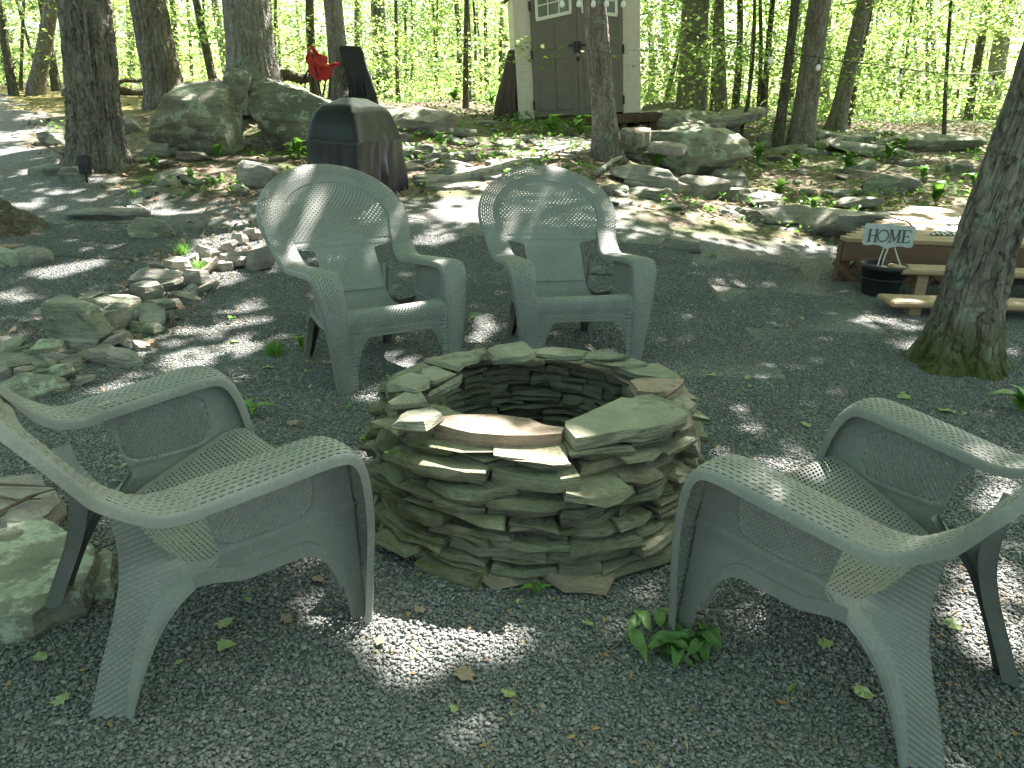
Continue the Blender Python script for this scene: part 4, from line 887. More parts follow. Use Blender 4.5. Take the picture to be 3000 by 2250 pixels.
for i in range(62):      # the small pieces that fill the border row
    f = rgB.random(); px = np.interp(f, [0, .35, .7, 1], [40, 290, 480, 740])+rgB.normal(0, 42); py = np.interp(f, [0, .35, .7, 1], [1110, 1000, 870, 735])+rgB.normal(0, 28)
    c = gt(px, py); wd = rgB.uniform(.05, .13); n = int(rgB.integers(4, 7)); a0 = rgB.uniform(0, 6)
    pl = np.array([(wd*rgB.uniform(.7, 1.15)*math.cos(a0+q), wd*.7*rgB.uniform(.7, 1.15)*math.sin(a0+q)) for q in np.linspace(0, 2*math.pi, n, endpoint=False)])
    V, F = slab(pl, -.01, rgB.uniform(.025, .07), rough=.006, seed=1500+i, chip=.01, tilt=tuple(rgB.normal(0, .25, 2)))
    tag(obj('border_stone', mesh('border_stone', V, F), M[['rock', 'rock_pale', 'rock_pale', 'slate_cap'][i % 4]], None, c), 'small loose angular stone in the low border row beside the path', 'stone', 'border stones beside the path')
# --- broken flat ledge slabs stepping up the outcrop and the slope
rgo = np.random.default_rng(808)
for i in range(34):
    px, py = [(rgo.uniform(1800, 2180), rgo.uniform(345, 590)), (rgo.uniform(2180, 2640), rgo.uniform(585, 690)), (rgo.uniform(2200, 2750), rgo.uniform(400, 560)), (rgo.uniform(1120, 1320), rgo.uniform(350, 470))][[0, 0, 1, 2, 0, 3][i % 6]]
    c = gt(px, py); wd = rgo.uniform(.16, .48)*(1.2 if py < 450 else 1); n = int(rgo.integers(5, 9)); a0 = rgo.uniform(0, 6); lift = .34 if (px < 2170 and 390 < py < 520 and px > 1800) else (.0)
    pl = np.array([(wd*rgo.uniform(.65, 1.2)*math.cos(a0+q), wd*.62*rgo.uniform(.65, 1.2)*math.sin(a0+q)) for q in np.linspace(0, 2*math.pi, n, endpoint=False)])
    V, F = slab(pl, -.06, rgo.uniform(.04, .13), rough=.012, seed=1800+i, chip=.03, layers=5, tilt=tuple(rgo.normal(0, .12, 2)+np.array([0, .1])))
    tag(obj('flat_rock', mesh('flat_rock', V, F), M[['rock', 'rock', 'rock_pale', 'boulder'][i % 4]], None, c+np.array([0, .1, lift])), 'broken flat rock lying on the stony slope', 'rock', 'flat slabs on the rocky slope')
# --- small loose rocks on the slope
rg5 = np.random.default_rng(55); small = []
for k in range(4):
    P, F = boulder_mesh((.26, .18, .085), 500+k, 3, boxy=7, facets=12, rough=.008, freq=3, strata=.006); small.append(mesh('loose_rock', P, F))
SP = [(1200+rg5.uniform(-60, 180), 400+rg5.uniform(-40, 120)) for _ in range(26)]+[(rg5.uniform(1790, 2700), rg5.uniform(430, 620)) for _ in range(34)]+[(rg5.uniform(380, 900), rg5.uniform(440, 600)) for _ in range(16)]+[(rg5.uniform(1100, 1500), rg5.uniform(330, 420)) for _ in range(14)]
for k, (px, py) in enumerate(SP):
    c = gt(px, py); o = obj('loose_rock', small[k % 4], M[['rock', 'rock_pale', 'slate_cap'][k % 3]] if False else M['rock'], None, c+np.array([0, 0, .015]), (rg5.normal(0, .15), rg5.normal(0, .15), rg5.uniform(0, 6.28)))
    s = rg5.uniform(.5, 1.5); o.scale = (s, s, s*rg5.uniform(.6, 1.3)); tag(o, 'small loose rock among the leaf litter of the slope', 'rock', 'loose rocks on the slope')
# --- flat ledge stones in the near corner, under the twigs
for (pl, z, lab) in [([(-80, 1840), (-60, 1560), (120, 1500), (250, 1560), (300, 1640), (240, 1740), (90, 1810)], .075, 'flat mossy ledge stone behind the left chair legs'), ([(-60, 1500), (-40, 1400), (90, 1385), (190, 1440), (150, 1510), (20, 1560)], .07, 'flat tan stone with twigs lying across it'), ([(240, 1640), (310, 1590), (350, 1640), (330, 1720), (250, 1730)], .045, 'small lichened stone at the end of the ledge stone')]:
    P = np.array([g(x, y, z)[:2] for x, y in pl]); c = P.mean(0); Q = P-c
    if sum(Q[j][0]*Q[(j+1) % len(Q)][1]-Q[(j+1) % len(Q)][0]*Q[j][1] for j in range(len(Q))) < 0: Q = Q[::-1]
    V, F = slab(Q, -.03, z, rough=.01, seed=int(z*1000), chip=.02); tag(obj('ledge_stone', mesh('ledge_stone', V, F), M['boulder'] if 'tan' not in lab else M['rock_pale'], None, (c[0], c[1], 0)), lab, 'stone')
# --- flagstone path to the shed
path_root = bpy.data.objects.new('flagstone_path', None); COL.objects.link(path_root); path_root['kind'] = 'structure'
rgp = np.random.default_rng(9)
axis = [(1270, 545), (1400, 505), (1530, 470), (1640, 442), (1730, 430)]
pts = [(x+rgp.uniform(-70, 70), y+rgp.uniform(-16, 16)) for f in np.linspace(0, 1, 34) for x, y in [(np.interp(f*4, range(5), [a[0] for a in axis]), np.interp(f*4, range(5), [a[1] for a in axis]))]]
pts += [(rgp.uniform(1480, 1680), rgp.uniform(405, 428)) for _ in range(12)]
for k, (px, py) in enumerate(pts):
    c = gt(px, py); s = rgp.uniform(.18, .36); n = rgp.integers(5, 8); a0 = rgp.uniform(0, 6)
    pl = np.array([(s*rgp.uniform(.75, 1.15)*math.cos(a0+t), .62*s*rgp.uniform(.75, 1.15)*math.sin(a0+t)) for t in np.linspace(0, 2*math.pi, n, endpoint=False)])
    sl = float(T(c[0], c[1]+.2)-T(c[0], c[1]-.2))/.4; V, F = slab(pl, -.04, .022+.012*rgp.random(), seed=700+k, tilt=(0, sl))
    obj('flagstone', mesh('flagstone', V, F), M['rock_pale'] if k % 3 else M['slate_cap'], path_root, c)
for (a, b) in [((1230, 545), (1420, 512)), ((1420, 510), (1690, 430)), ((1330, 530), (1560, 474))]:
    A, B = gt(*a), gt(*b); d = (B-A)[:2]; L = np.linalg.norm(d); d /= L; nrm = np.array([-d[1], d[0]])*.11
    pl = np.array([-nrm, d*L-nrm*.7, d*L+nrm*.8, nrm]); V, F = slab(pl, -.03, .05, seed=int(a[0]), tilt=tuple(d*(B-A)[2]/L), rough=.008)
    V[:, 2] += (B-A)[2]/2; obj('flagstone', mesh('flagstone', V, F), M['rock_pale'], path_root, A)

# ================================================================== covered grill
def vinyl(name, col, rough, ws=.5):
    m, t, b = mat(name); tc = t.nodes.new('ShaderNodeTexCoord').outputs['Object']
    t.links.new(ramp(t, tnoise(t, 4, 4, .6, tc), [(.3, tuple(x*.7 for x in col)), (.7, col)]), b.inputs['Base Color']); b.inputs['Roughness'].default_value = rough; b.inputs['Specular IOR Level'].default_value = .4
    n1 = bump(t, b, tnoise(t, 5, 4, .6, tc, (1, 1, .35)), ws, .06); bump(t, b, tnoise(t, 60, 3, .6, tc), .15, .003, n1); return m
M['vinyl'] = vinyl('black_vinyl', (.016, .018, .021), .36, .2); M['tarp'] = vinyl('brown_tarp', (.09, .06, .05), .6, .8); M['black_cloth'] = vinyl('black_cloth', (.012, .013, .014), .6, .7)
def drape(name, rings, mt_, root, n=120, fold=.03, seed=0, foldside=None):
    "rings: z, half length (y), half depth (x), offx, offy, corner roundness"
    rg = np.random.default_rng(seed); th = np.linspace(0, 2*np.pi, n, endpoint=False)
    zz = np.array([r[0] for r in rings]); zs = np.linspace(zz[0], zz[-1], 60); G = np.stack([np.interp(zs, zz, [r[k] for r in rings]) for k in range(1, 5)], 1)
    c, s = np.cos(th), np.sin(th); p = 9.0; k = (np.abs(c)**p+np.abs(s)**p)**(-1/p); ux, uy = c*k, s*k
    X = ux[None]*G[:, 1:2]+G[:, 2:3]; Y = uy[None]*G[:, 0:1]+G[:, 3:4]
    amp = fold*sstep(zs[-1]*.75, zs[0], zs)[:, None]*(.25+.75*(foldside(th)[None] if foldside else 1))
    f = noise(th*6, zs[:, None]*.8, 0, seed)+.7*np.sin(th*17+3*noise(th*2, zs[:, None]*1.5, 0, seed+1))
    X = X+amp*f*c; Y = Y+amp*f*s; Z = np.repeat(zs[:, None], n, 1)+.012*noise(X*5, Y*5, 0, seed+2)
    P = np.stack([X, Y, Z], -1); nz = len(zs)
    F = [(i*n+j, i*n+(j+1) % n, (i+1)*n+(j+1) % n, (i+1)*n+j) for i in range(nz-1) for j in range(n)]
    V = np.vstack([P.reshape(-1, 3), [[X[-1].mean(), Y[-1].mean(), Z[-1].mean()+.01]]]); F = F+[((nz-1)*n+j, (nz-1)*n+(j+1) % n, nz*n) for j in range(n)]
    return obj(name, mesh(name, V, F, True), mt_, root)
def grill():
    b = gt(1018, 622); b = b+np.array([.0, .55, 0]); b[2] = float(T(b[0], b[1]))-.03
    gr = thing('covered_grill', 'barbecue grill under a black vinyl cover behind the wicker chairs', 'grill', b, -R(14))
    hs = np.linalg.norm(b-CAMP)*300/FPX
    H = .96
    rings = [(.0, .60, .285, 0, 0), (.25, .60, .285, 0, 0), (.45, .59, .28, 0, 0), (.585, .59, .288, 0, 0), (.605, .575, .28, 0, 0), (.74, .53, .25, -.01, 0), (.84, .47, .215, -.015, .0), (.895, .40, .175, -.015, 0), (.92, .32, .12, -.015, 0), (H, .2, .06, -.015, 0)]
    drape('cover', rings, M['vinyl'], gr, fold=.055, seed=4, foldside=lambda th: .15+.85*np.clip(np.cos(th), 0, 1)**.5)
    for sx in (-1, 1):
        for sy in (-1, 1): MB().tube([(sx*.22, sy*.5, 0), (sx*.22, sy*.5, .1)], .02, 8).build('caster', M['black_cloth'], gr)
grill()
def tall_cover():
    b = atY(1068, 292, 12.7); b[2] = float(T(b[0], b[1])); k = np.linalg.norm(b-CAMP)/FPX; Hh = 148*k
    t_ = thing('tall_cover', 'tall narrow thing under a draped black cover beside the tree trunk', 'cover', b, .15)
    drape('cover', [(-.05, 26*k, 30*k, 0, 0), (Hh*.5, 24*k, 30*k, -14*k, 0), (Hh*.93, 20*k, 31*k, -31*k, 0), (Hh, 15*k, 27*k, -33*k, 0)], M['black_cloth'], t_, fold=.05, seed=9)
tall_cover()
# ================================================================== red folding chair
def red_chair():
    b = atY(955, 288, 12.3); b[2] = float(T(b[0], b[1])); k = np.linalg.norm(b-CAMP)/FPX; Y = b[1]
    r_ = thing('folding_chair', 'collapsed red camp chair with black edging leaning by the tree', 'folding chair', b)
    m = simple('red_cloth', (.42, .035, .03), .75, .25, 14, .4, .01)
    def pt(x, y, dy=0.0): p = atY(600+x/3.16, 100+y/3.16, Y+dy); return p-b
    def cloth(name, poly, dy):
        n = len(poly); c = np.mean(np.array(poly), 0); V = [pt(*p, dy=d) for p, d in zip(poly, dy)]; V.append(pt(c[0], c[1], float(np.mean(dy))+.06))
        F = [(i, (i+1) % n, n) for i in range(n)]
        o = obj(name, mesh(name, V, F), m, r_); s = o.modifiers.new('thick', 'SOLIDIFY'); s.thickness = .012; sd = o.modifiers.new('sub', 'SUBSURF'); sd.levels = sd.render_levels = 1; sd.subdivision_type = 'SIMPLE'; return o
    cloth('backrest', [(960, 100), (1000, 108), (1035, 150), (1060, 182), (1140, 210), (1132, 292), (1050, 275), (985, 245), (975, 190), (1000, 170), (985, 140)], [.05, .05, .05, .06, .1, .05, 0, 0, .02, .03, .05])
    cloth('wing', [(968, 128), (985, 190), (975, 260), (945, 278), (930, 222), (945, 185)], [.1, .03, 0, .02, .08, .1])
    cloth('seat', [(985, 245), (1050, 270), (1132, 290), (1180, 325), (1172, 402), (1120, 440), (1085, 425), (1040, 436), (970, 370), (955, 310)], [-.02, -.05, 0, .08, .12, .05, -.05, -.02, 0, 0])
    cloth('armrest', [(1125, 292), (1205, 262), (1265, 270), (1240, 292), (1180, 318), (1130, 312)], [0, -.12, -.2, -.18, -.05, 0])
    for A, B in [((1000, 400), (1005, 590)), ((1050, 430), (1080, 592)), ((1120, 430), (1090, 595)), ((1165, 400), (1150, 590)), ((960, 330), (880, 470)), ((940, 380), (925, 500)), ((990, 180), (1050, 430)), ((1050, 275), (1090, 330))]:
        MB().tube([pt(*A, dy=.03), pt(*B, dy=.0)], .013, 6).build('leg', M['black_cloth'], r_)
red_chair()
# ================================================================== shed
M['shed_cream'] = simple('shed_cream_resin', (.56, .51, .43), .6, .06, 6, .15, .003)
M['shed_brown'] = simple('shed_brown_resin', (.155, .14, .122), .6, .1, 8, .2, .003)
M['white_trim'] = simple('white_trim', (.7, .69, .62), .5, .05, 6)
M['hinge'] = simple('black_metal', (.02, .02, .022), .45, .2, 10)
M['roof'] = simple('roof_shingle', (.09, .075, .06), .85, .3, 20, .5, .01)
M['steel'] = simple('steel', (.5, .5, .5), .3, .1, 20, metallic=1.0)
def glass_mat():
    m, t, b = mat('window_pane'); b.inputs['Base Color'].default_value = (.10, .13, .09, 1); b.inputs['Roughness'].default_value = .12; b.inputs['Specular IOR Level'].default_value = .6; return m
M['pane'] = glass_mat()
M['old_wood'] = simple('old_wood', (.10, .062, .042), .85, .35, 12, .5, .006)
def shed():
    Y = 13.9; k = Y/FPX; b = atY(1520, 352, Y)
    W, D, He = 340*k, 2.1, 1.98
    r_ = thing('garden_shed', 'cream resin garden shed with dark brown double doors and small paned windows', 'shed', b)
    r_.rotation_euler = (0, -R(5.2), R(3))
    cr = M['shed_cream']
    xd0, xd1 = 46*k, 290*k      # door opening
    xm = (xd0+xd1)/2; Hp = 2.62; t_ = .05
    def arch(x): return He+.02+(.26)*(1-((x-xm)/((xd1-xd0)/2))**2) - .06
    # front wall: two jambs and the gable over the doors
    MB().box((0, 0, 0), (xd0-.004, t_, He), None, .012).build('wall', cr, r_); MB().box((xd1+.004, 0, 0), (W, t_, He), None, .012).build('wall', cr, r_)
    n = 24; xs = np.linspace(0, W, n); V = []; F = []
    for x in xs:
        lo = arch(x)+.012 if xd0 < x < xd1 else He+.002; hi = He+.03+(Hp-He)*(1-abs(x-W/2)/(W/2))
        V += [(x, .0, min(lo, hi-.01)), (x, .0, hi), (x, t_, min(lo, hi-.01)), (x, t_, hi)]
    for i in range(n-1):
        a = 4*i; F += [(a, a+4, a+5, a+1), (a+2, a+3, a+7, a+6), (a, a+2, a+6, a+4)]
    obj('gable', mesh('gable', V, F), cr, r_)
    for x0, x1 in ((0, .05), (W-.05, W)): MB().box((x0, t_, 0), (x1, D, He)).build('side_wall', cr, r_)
    MB().box((.05, D-.05, 0), (W-.05, D, He)).build('back_wall', cr, r_)
    # embossed block panels on the jambs
    for cx_ in (xd0*.56, (xd1+W)/2):
        for j in range(7):
            z = .40+j*.118; MB().box((cx_-.075, -.007, z), (cx_+.075, .01, z+.108), None, .004).build('panel', cr, r_)
        MB().box((cx_-.085, -.005, 1.24), (cx_+.085, .01, 1.85), None, .004).build('panel', cr, r_)
    for sgn, (x0, x1) in ((-1, (xd0, xm-.004)), (1, (xm+.004, xd1))):
        nn = 12; xs = np.linspace(x0, x1, nn); V = []; F = []
        for x in xs: V += [(x, -.025, .03), (x, -.025, arch(x)), (x, .03, .03), (x, .03, arch(x))]
        for i in range(nn-1): a = 4*i; F += [(a, a+4, a+5, a+1), (a+1, a+5, a+7, a+3), (a+2, a+3, a+7, a+6)]
        F += [(0, 1, 3, 2), (4*nn-4, 4*nn-2, 4*nn-1, 4*nn-3)]
        d = obj('door', mesh('door', V, F), M['shed_brown'], r_)
        w_ = x1-x0
        for (a, c0, c1) in ((.10, .12, .92), (1.02, 1.06, 1.40)):
            for q in range(2):
                xa = x0+.09+q*(w_-.18)/2; MB().box((xa+.004, -.034, c0), (xa+(w_-.18)/2-.004, -.02, c1), None, .006).build('door_panel', M['shed_brown'], d)
        # arched window
        xa, xb = x0+.10, x1-.10; zb0 = lambda x: 1.50+.115*((x-x0)/w_ if sgn < 0 else (x1-x)/w_); wt = .40
        fr = obj('window', mesh('window', [(xa, -.03, zb0(xa)+.02), (xb, -.03, zb0(xb)+.02), (xb, -.03, zb0(xb)+wt-.02), (xa, -.03, zb0(xa)+wt-.02), (xa, -.02, zb0(xa)+.02), (xb, -.02, zb0(xb)+.02), (xb, -.02, zb0(xb)+wt-.02), (xa, -.02, zb0(xa)+wt-.02)], [(0, 1, 2, 3), (4, 7, 6, 5), (0, 4, 5, 1), (1, 5, 6, 2), (2, 6, 7, 3), (3, 7, 4, 0)]), M['pane'], d)
        def bar(xa_, za, xb_, zb_, w__): MB().bar((xa_, -.034, za), (xb_, -.034, zb_), w__, .03, (0, 1, 0)).build('window_frame', M['white_trim'], d)
        bar(xa-.02, zb0(xa), xb+.02, zb0(xb), .05); bar(xa-.02, zb0(xa)+wt, xb+.02, zb0(xb)+wt, .05); bar(xa-.005, zb0(xa)+.02, xa-.005, zb0(xa)+wt-.02, .045); bar(xb+.005, zb0(xb)+.02, xb+.005, zb0(xb)+wt-.02, .045)
        bar(xa+.02, zb0(xa)+wt/2, xb-.02, zb0(xb)+wt/2, .018)
        for q in (1/3, 2/3): xq = xa+(xb-xa)*q; bar(xq, zb0(xq)+.02, xq, zb0(xq)+wt-.02, .018)
        hx = x0-.012 if sgn < 0 else x1+.012
        for z in (.22, 1.0, 1.72): MB().box((hx-.018, -.04, z-.07), (hx+.018, -.018, z+.07), None, .004).build('hinge', M['hinge'], r_)
        h_ = MB(); h_.box((xm+sgn*.035-.022, -.05, .99), (xm+sgn*.035+.022, -.028, 1.16)); h_.box((min(xm+sgn*.03, xm+sgn*.15), -.075, 1.085), (max(xm+sgn*.03, xm+sgn*.15), -.05, 1.115)); h_.build('handle', M['hinge'], d)
    lk = MB(); lk.box((xm-.022, -.07, .86), (xm+.022, -.045, .93), None, .005); lk.build('padlock', M['hinge'], r_); MB().tube([(xm-.014, -.057, .92), (xm-.014, -.057, .965), (xm, -.057, .98), (xm+.014, -.057, .965), (xm+.014, -.057, .92)], .005, 6).build('shackle', M['steel'], r_)
    for s in (-1, 1):
        e = MB(); x0 = W/2; x1 = W/2+s*(W/2+.07); z0, z1 = Hp+.06, He+.03-.03*1
        V = [(x0, -.10, z0), (x1, -.10, z1), (x1, D+.08, z1), (x0, D+.08, z0), (x0, -.10, z0+.05), (x1, -.10, z1+.05), (x1, D+.08, z1+.05), (x0, D+.08, z0+.05)]
        obj('roof', mesh('roof', V, [(0, 1, 2, 3), (4, 7, 6, 5), (0, 4, 5, 1), (1, 5, 6, 2), (2, 6, 7, 3), (3, 7, 4, 0)]), M['roof'], r_)
    # timber base on posts
    MB().box((-.18, -.12, -.15), (W+.35, -.06, -.02), None, .006).build('base_beam', M['old_wood'], r_)
    MB().box((-.12, -.058, -.045), (W+.3, D, -.004)).build('floor', M['old_wood'], r_)
    for x in (.02, .95, W-.3, W+.2): MB().box((x-.06, -.05, -.62), (x+.06, .08, -.05)).build('post', M['old_wood'], r_)
    return b, k
SB, SK = shed()
def tarp():
    b = gt(1478, 372); b[1] = 14.1; b[2] = 1.0
    t_ = thing('tarp_bundle', 'leaning pile under a brown tarp against the left side of the shed', 'tarp', atY(1484, 352, 14.05)); k = 14.05/FPX
    drape('tarp', [(-.05, .3, 33*k, -4*k, .2), (.3, .3, 30*k, 0, .2), (.8, .25, 22*k, 10*k, .2), (1.08, .2, 17*k, 14*k, .2), (1.11, .15, 13*k, 14*k, .2)], M['tarp'], t_, fold=.035, seed=14)
tarp()
for i, px in enumerate((1478, 1500)):
    c = atY(px, 366, 13.7); k = 13.7/FPX
    r_ = thing('cinder_block', 'old cinder block with open cells under the shed corner', 'block', (c[0], c[1], c[2]-.12), .1, 'cinder blocks under the shed')
    mb = MB()
    for x in (-.085, 0, .085): mb.box((x-.018, -.1, 0), (x+.018, .1, .2))
    mb.box((-.103, -.1, 0), (.103, -.07, .03)); mb.box((-.103, -.1, .17), (.103, .1, .2)); mb.box((-.103, -.1, -.02), (.103, .1, .012)); mb.build('body', M['old_wood'], r_)
# ================================================================== deck with steps
def wood_mat(name, c0, c1):
    m, t, b = mat(name); tc = t.nodes.new('ShaderNodeTexCoord').outputs['Object']; oi = t.nodes.new('ShaderNodeObjectInfo').outputs['Random']
    f = tnoise(t, 7, 6, .65, tc, (.35, 9, 9)); c = ramp(t, f, [(.3, c0), (.7, c1)]); c = mixc(t, mth(t, 'MULTIPLY', oi, .3), c, tuple(x*.7 for x in c0))
    t.links.new(c, b.inputs['Base Color']); b.inputs['Roughness'].default_value = .75; bump(t, b, f, .3, .004); return m
M['deck_wood'] = wood_mat('deck_wood', (.27, .18, .10), (.40, .29, .17)); M['lattice'] = wood_mat('lattice_brown', (.10, .055, .035), (.16, .085, .05))
def deck():
    A = g(2482, 698, .40); Bk = g(2688, 604, .40)
    z = .40; x0, y0 = float(A[0]), float(A[1]); y1 = min(float(Bk[1]), y0+3.2)
    r_ = thing('wooden_deck', 'low wooden deck with open plank steps and brown lattice skirt', 'deck', (x0, y0, 0)); dw = M['deck_wood']
    sk = math.atan2(Bk[0]-A[0], Bk[1]-A[1]); L = y1-y0
    Lx = 3.6; n = 17; bw = L/n
    for i in range(n):      # boards run left to right
        ya = i*bw; MB().box((ya*math.tan(sk), ya+.003, z-.035), (Lx, ya+bw-.003, z), None, .004).build('board', dw, r_)
    MB().box((.0, .012, z-.19), (Lx, .05, z-.038)).build('rim_joist', M['lattice'], r_)
    s0, s1 = Vector((0.02, .05, 0)), Vector((L*math.tan(sk)+.02, L, 0)); MB().bar(s0+Vector((0, 0, z-.11)), s1+Vector((0, 0, z-.11)), .04, .14).build('side_joist', M['lattice'], r_)
    for i in range(7):       # lattice skirt: crossing slats, front and side
        for dr in (-1, 1):
            xa = .06+i*.19; xb = xa+dr*.26; za, zb_ = .0, z-.2
            MB().bar((xa-dr*.13, .03+dr*.006, za), (xb-dr*.13, .03+dr*.006, zb_), .045, .008, (0, 1, 0)).build('lattice_slat', M['lattice'], r_)
    for i in range(9):
        for dr in (-1, 1):
            ya = .15+i*.3; f = ya/L; xx = .02+ya*math.tan(sk)
            MB().bar((xx+dr*.006, ya-dr*.13, .02), (xx+dr*.006, ya+dr*.13, z-.2), .008, .045).build('lattice_slat', M['lattice'], r_)
    for xx in (.03, .62, 1.8, 3.0): MB().box((xx-.04, .055, 0), (xx+.05, .14, z-.04)).build('post', M['lattice'], r_)
    # steps
    steps = [((2665, 702), .37, -.02), ((2644, 790), .25, -.3), ((2616, 884), .115, -.62)]
    prev = None
    for (px, zz, yy) in steps:
        p = g(px[0], px[1], zz)-np.array([x0, y0, 0]); yy = float(p[1])
        MB().box((float(p[0]), yy, zz-.042), (float(p[0])+1.75, yy+.27, zz), None, .012).build('step', dw, r_)
        for xs in (.16, 1.55): MB().box((float(p[0])+xs, yy+.06, 0), (float(p[0])+xs+.085, yy+.15, zz-.043)).build('step_post', M['deck_wood'], r_)
    return x0, y0, z
DX, DY, DZ = deck()
def zebra():
    m, t, b = mat('zebra_mat'); tc = t.nodes.new('ShaderNodeTexCoord').outputs['Object']
    wv = N(t, 'ShaderNodeTexWave'); wv.inputs['Scale'].default_value = 6; wv.inputs['Distortion'].default_value = 9; wv.inputs['Detail'].default_value = 2; wv.inputs['Detail Scale'].default_value = 1.2; t.links.new(tc, wv.inputs['Vector'])
    t.links.new(ramp(t, wv.outputs['Fac'], [(.46, (.015, .015, .015)), (.54, (.6, .58, .54))]), b.inputs['Base Color']); b.inputs['Roughness'].default_value = .9
    P = np.array([g(x, y, DZ+.012) for x, y in [(2722, 686), (2830, 622), (2990, 625), (2960, 690)]]); c = P.mean(0); Q = (P-c)[:, :2]
    V, F = slab(Q, -.01, .0, rough=.0005, seed=2, chip=.0015); tag(obj('door_mat', mesh('door_mat', V, F), m, None, c), 'black and white zebra-striped mat on the deck', 'mat')
zebra()
# ================================================================== planter with HOME sign
def planter():
    c = np.array([2.90, 6.16, 0])
    k = np.linalg.norm(c-CAMP)/FPX; m = simple('black_plastic', (.018, .02, .022), .5, .2, 8)
    r_ = thing('planter', 'round black plastic planter bucket standing by the deck steps', 'planter', c)
    r1, r0, H = 56*k, 44*k, 86*k
    MB().lathe([(.0, .003), (r0, .003), (r0, .02), (r1*.97, H*.86), (r1*1.03, H*.86), (r1*1.06, H*.9), (r1*1.06, H), (r1*.98, H), (r1*.95, H*.88), (0.0, H*.86)], 36).build('pot', m, r_, True)
    for z in (H*.55,): MB().lathe([(r0+(r1-r0)*.55, z), (r0+(r1-r0)*.55+.006, z+.006), (r0+(r1-r0)*.57, z+.012)], 36).build('band', m, r_, True)
    # sign
    wm = simple('sign_paint', (.42, .47, .46), .7, .08, 12, .2, .002); Ys = c[1]-.05
    def P(x, y): p = atY(x, y, Ys); return (p[0], p[2])
    s_ = thing('home_sign', 'pale grey scalloped HOME sign on ropes over the black planter', 'sign', (c[0], Ys, 0))
    cx_, cz = P(2604, 691)[0]-c[0], P(2604, 691)[1]; hw, hh = (2672-2540)/2*k*.99, (720-660)/2*k
    sl = -.03
    out = []
    for u, v in [(-1, -.65), (-.95, -.85), (-.8, -.9), (-.55, -.8), (-.3, -.85), (-.12, -1.0), (0, -1.1), (.12, -1.0), (.3, -.85), (.55, -.8), (.8, -.9), (.95, -.85), (1, -.65), (.97, -.35), (1, 0), (.97, .35), (1, .7), (.95, .9), (.8, .95), (.5, .9), (.2, .98), (0, 1.06), (-.2, .98), (-.5, .9), (-.8, .95), (-.95, .9), (-1, .7), (-.97, .35), (-1, 0), (-.97, -.35)]: out.append((cx_+u*hw, cz+v*hh+u*hw*sl))
    n = len(out); V = [(x, -.006, z) for x, z in out]+[(x, .006, z) for x, z in out]; F = [tuple(range(n)), tuple(range(2*n-1, n-1, -1))]+[(i, i+n, (i+1) % n+n, (i+1) % n) for i in range(n)]
    bd = obj('board', mesh('board', V, F), wm, s_)
    for u in (-.5, 0, .5): MB().bar((cx_+u*hw, -.0065, cz-hh*.78), (cx_+u*hw, -.0065, cz+hh*.86), .003, .001, (0, 1, 0)).build('plank_groove', simple('groove', (.25, .28, .27), .8), bd)
    dk = simple('sign_ink', (.10, .115, .11), .8, .1, 10)
    lh = hh*1.02
    def L(mb, a, b, w_): mb.bar((a[0], -.0085, a[1]), (b[0], -.0085, b[1]), w_, .003, (0, 1, 0))
    tw, tn = lh*.17, lh*.07; x = cx_-hw*.82; z0, z1 = cz-lh/2, cz+lh/2; lw = hw*.36
    def serif(mb, xx, zz, w_=None): L(mb, (xx-lw*.2, zz), (xx+lw*.2, zz), tn)
    mb = MB(); L(mb, (x+lw*.15, z0), (x+lw*.15, z1), tw); L(mb, (x+lw*.85, z0), (x+lw*.85, z1), tw); L(mb, (x+lw*.15, cz), (x+lw*.85, cz), tn)
    for a in (.15, .85):
        serif(mb, x+lw*a, z0); serif(mb, x+lw*a, z1)
    mb.build('letter', dk, bd)
    # the O is a wreath of little leaves
    ox, mb = x+lw*1.62, MB()
    for q in range(22):
        a = q*2*math.pi/22; rr = lh*.47; p = (ox+rr*.92*math.cos(a), cz+rr*math.sin(a)); d = (-math.sin(a)+.5*math.cos(a)*(1 if q % 2 else -1), math.cos(a)+.5*math.sin(a)*(1 if q % 2 else -1))
        L(mb, (p[0]-d[0]*lh*.07, p[1]-d[1]*lh*.07), (p[0]+d[0]*lh*.07, p[1]+d[1]*lh*.07), lh*.085)
    mb.build('letter', dk, bd)
    x += lw*2.35; mb = MB(); L(mb, (x+.1*lw, z0), (x+.1*lw, z1), tn); L(mb, (x+.1*lw, z1), (x+.55*lw, z0+.1*lh), tw*.9); L(mb, (x+.55*lw, z0+.1*lh), (x+1.0*lw, z1), tn); L(mb, (x+1.0*lw, z0), (x+1.0*lw, z1), tw)
    for a in (.1, 1.0):
        serif(mb, x+lw*a, z0); serif(mb, x+lw*a, z1)
    mb.build('letter', dk, bd)
    x += lw*1.4; mb = MB(); L(mb, (x+.1*lw, z0), (x+.1*lw, z1), tw); L(mb, (x-.05*lw, z1), (x+.8*lw, z1), tn); L(mb, (x-.05*lw, z0), (x+.8*lw, z0), tn); L(mb, (x+.1*lw, cz), (x+.6*lw, cz), tn); L(mb, (x+.78*lw, z1), (x+.78*lw, z1-.2*lh), tn); L(mb, (x+.78*lw, z0), (x+.78*lw, z0+.22*lh), tn); L(mb, (x+.6*lw, cz-.1*lh), (x+.6*lw, cz+.1*lh), tn)
    mb.build('letter', dk, bd)
    MB().tube([(cx_-hw*.85, 0, cz+hh*.9), (cx_-hw*.6, 0, cz+hh*1.35), (cx_, 0, cz+hh*1.5), (cx_+hw*.6, 0, cz+hh*1.25), (cx_+hw*.88, 0, cz+hh*.8)], .005, 6).build('handle', M['hinge'], s_)
    rope = simple('white_rope', (.6, .58, .5), .8)
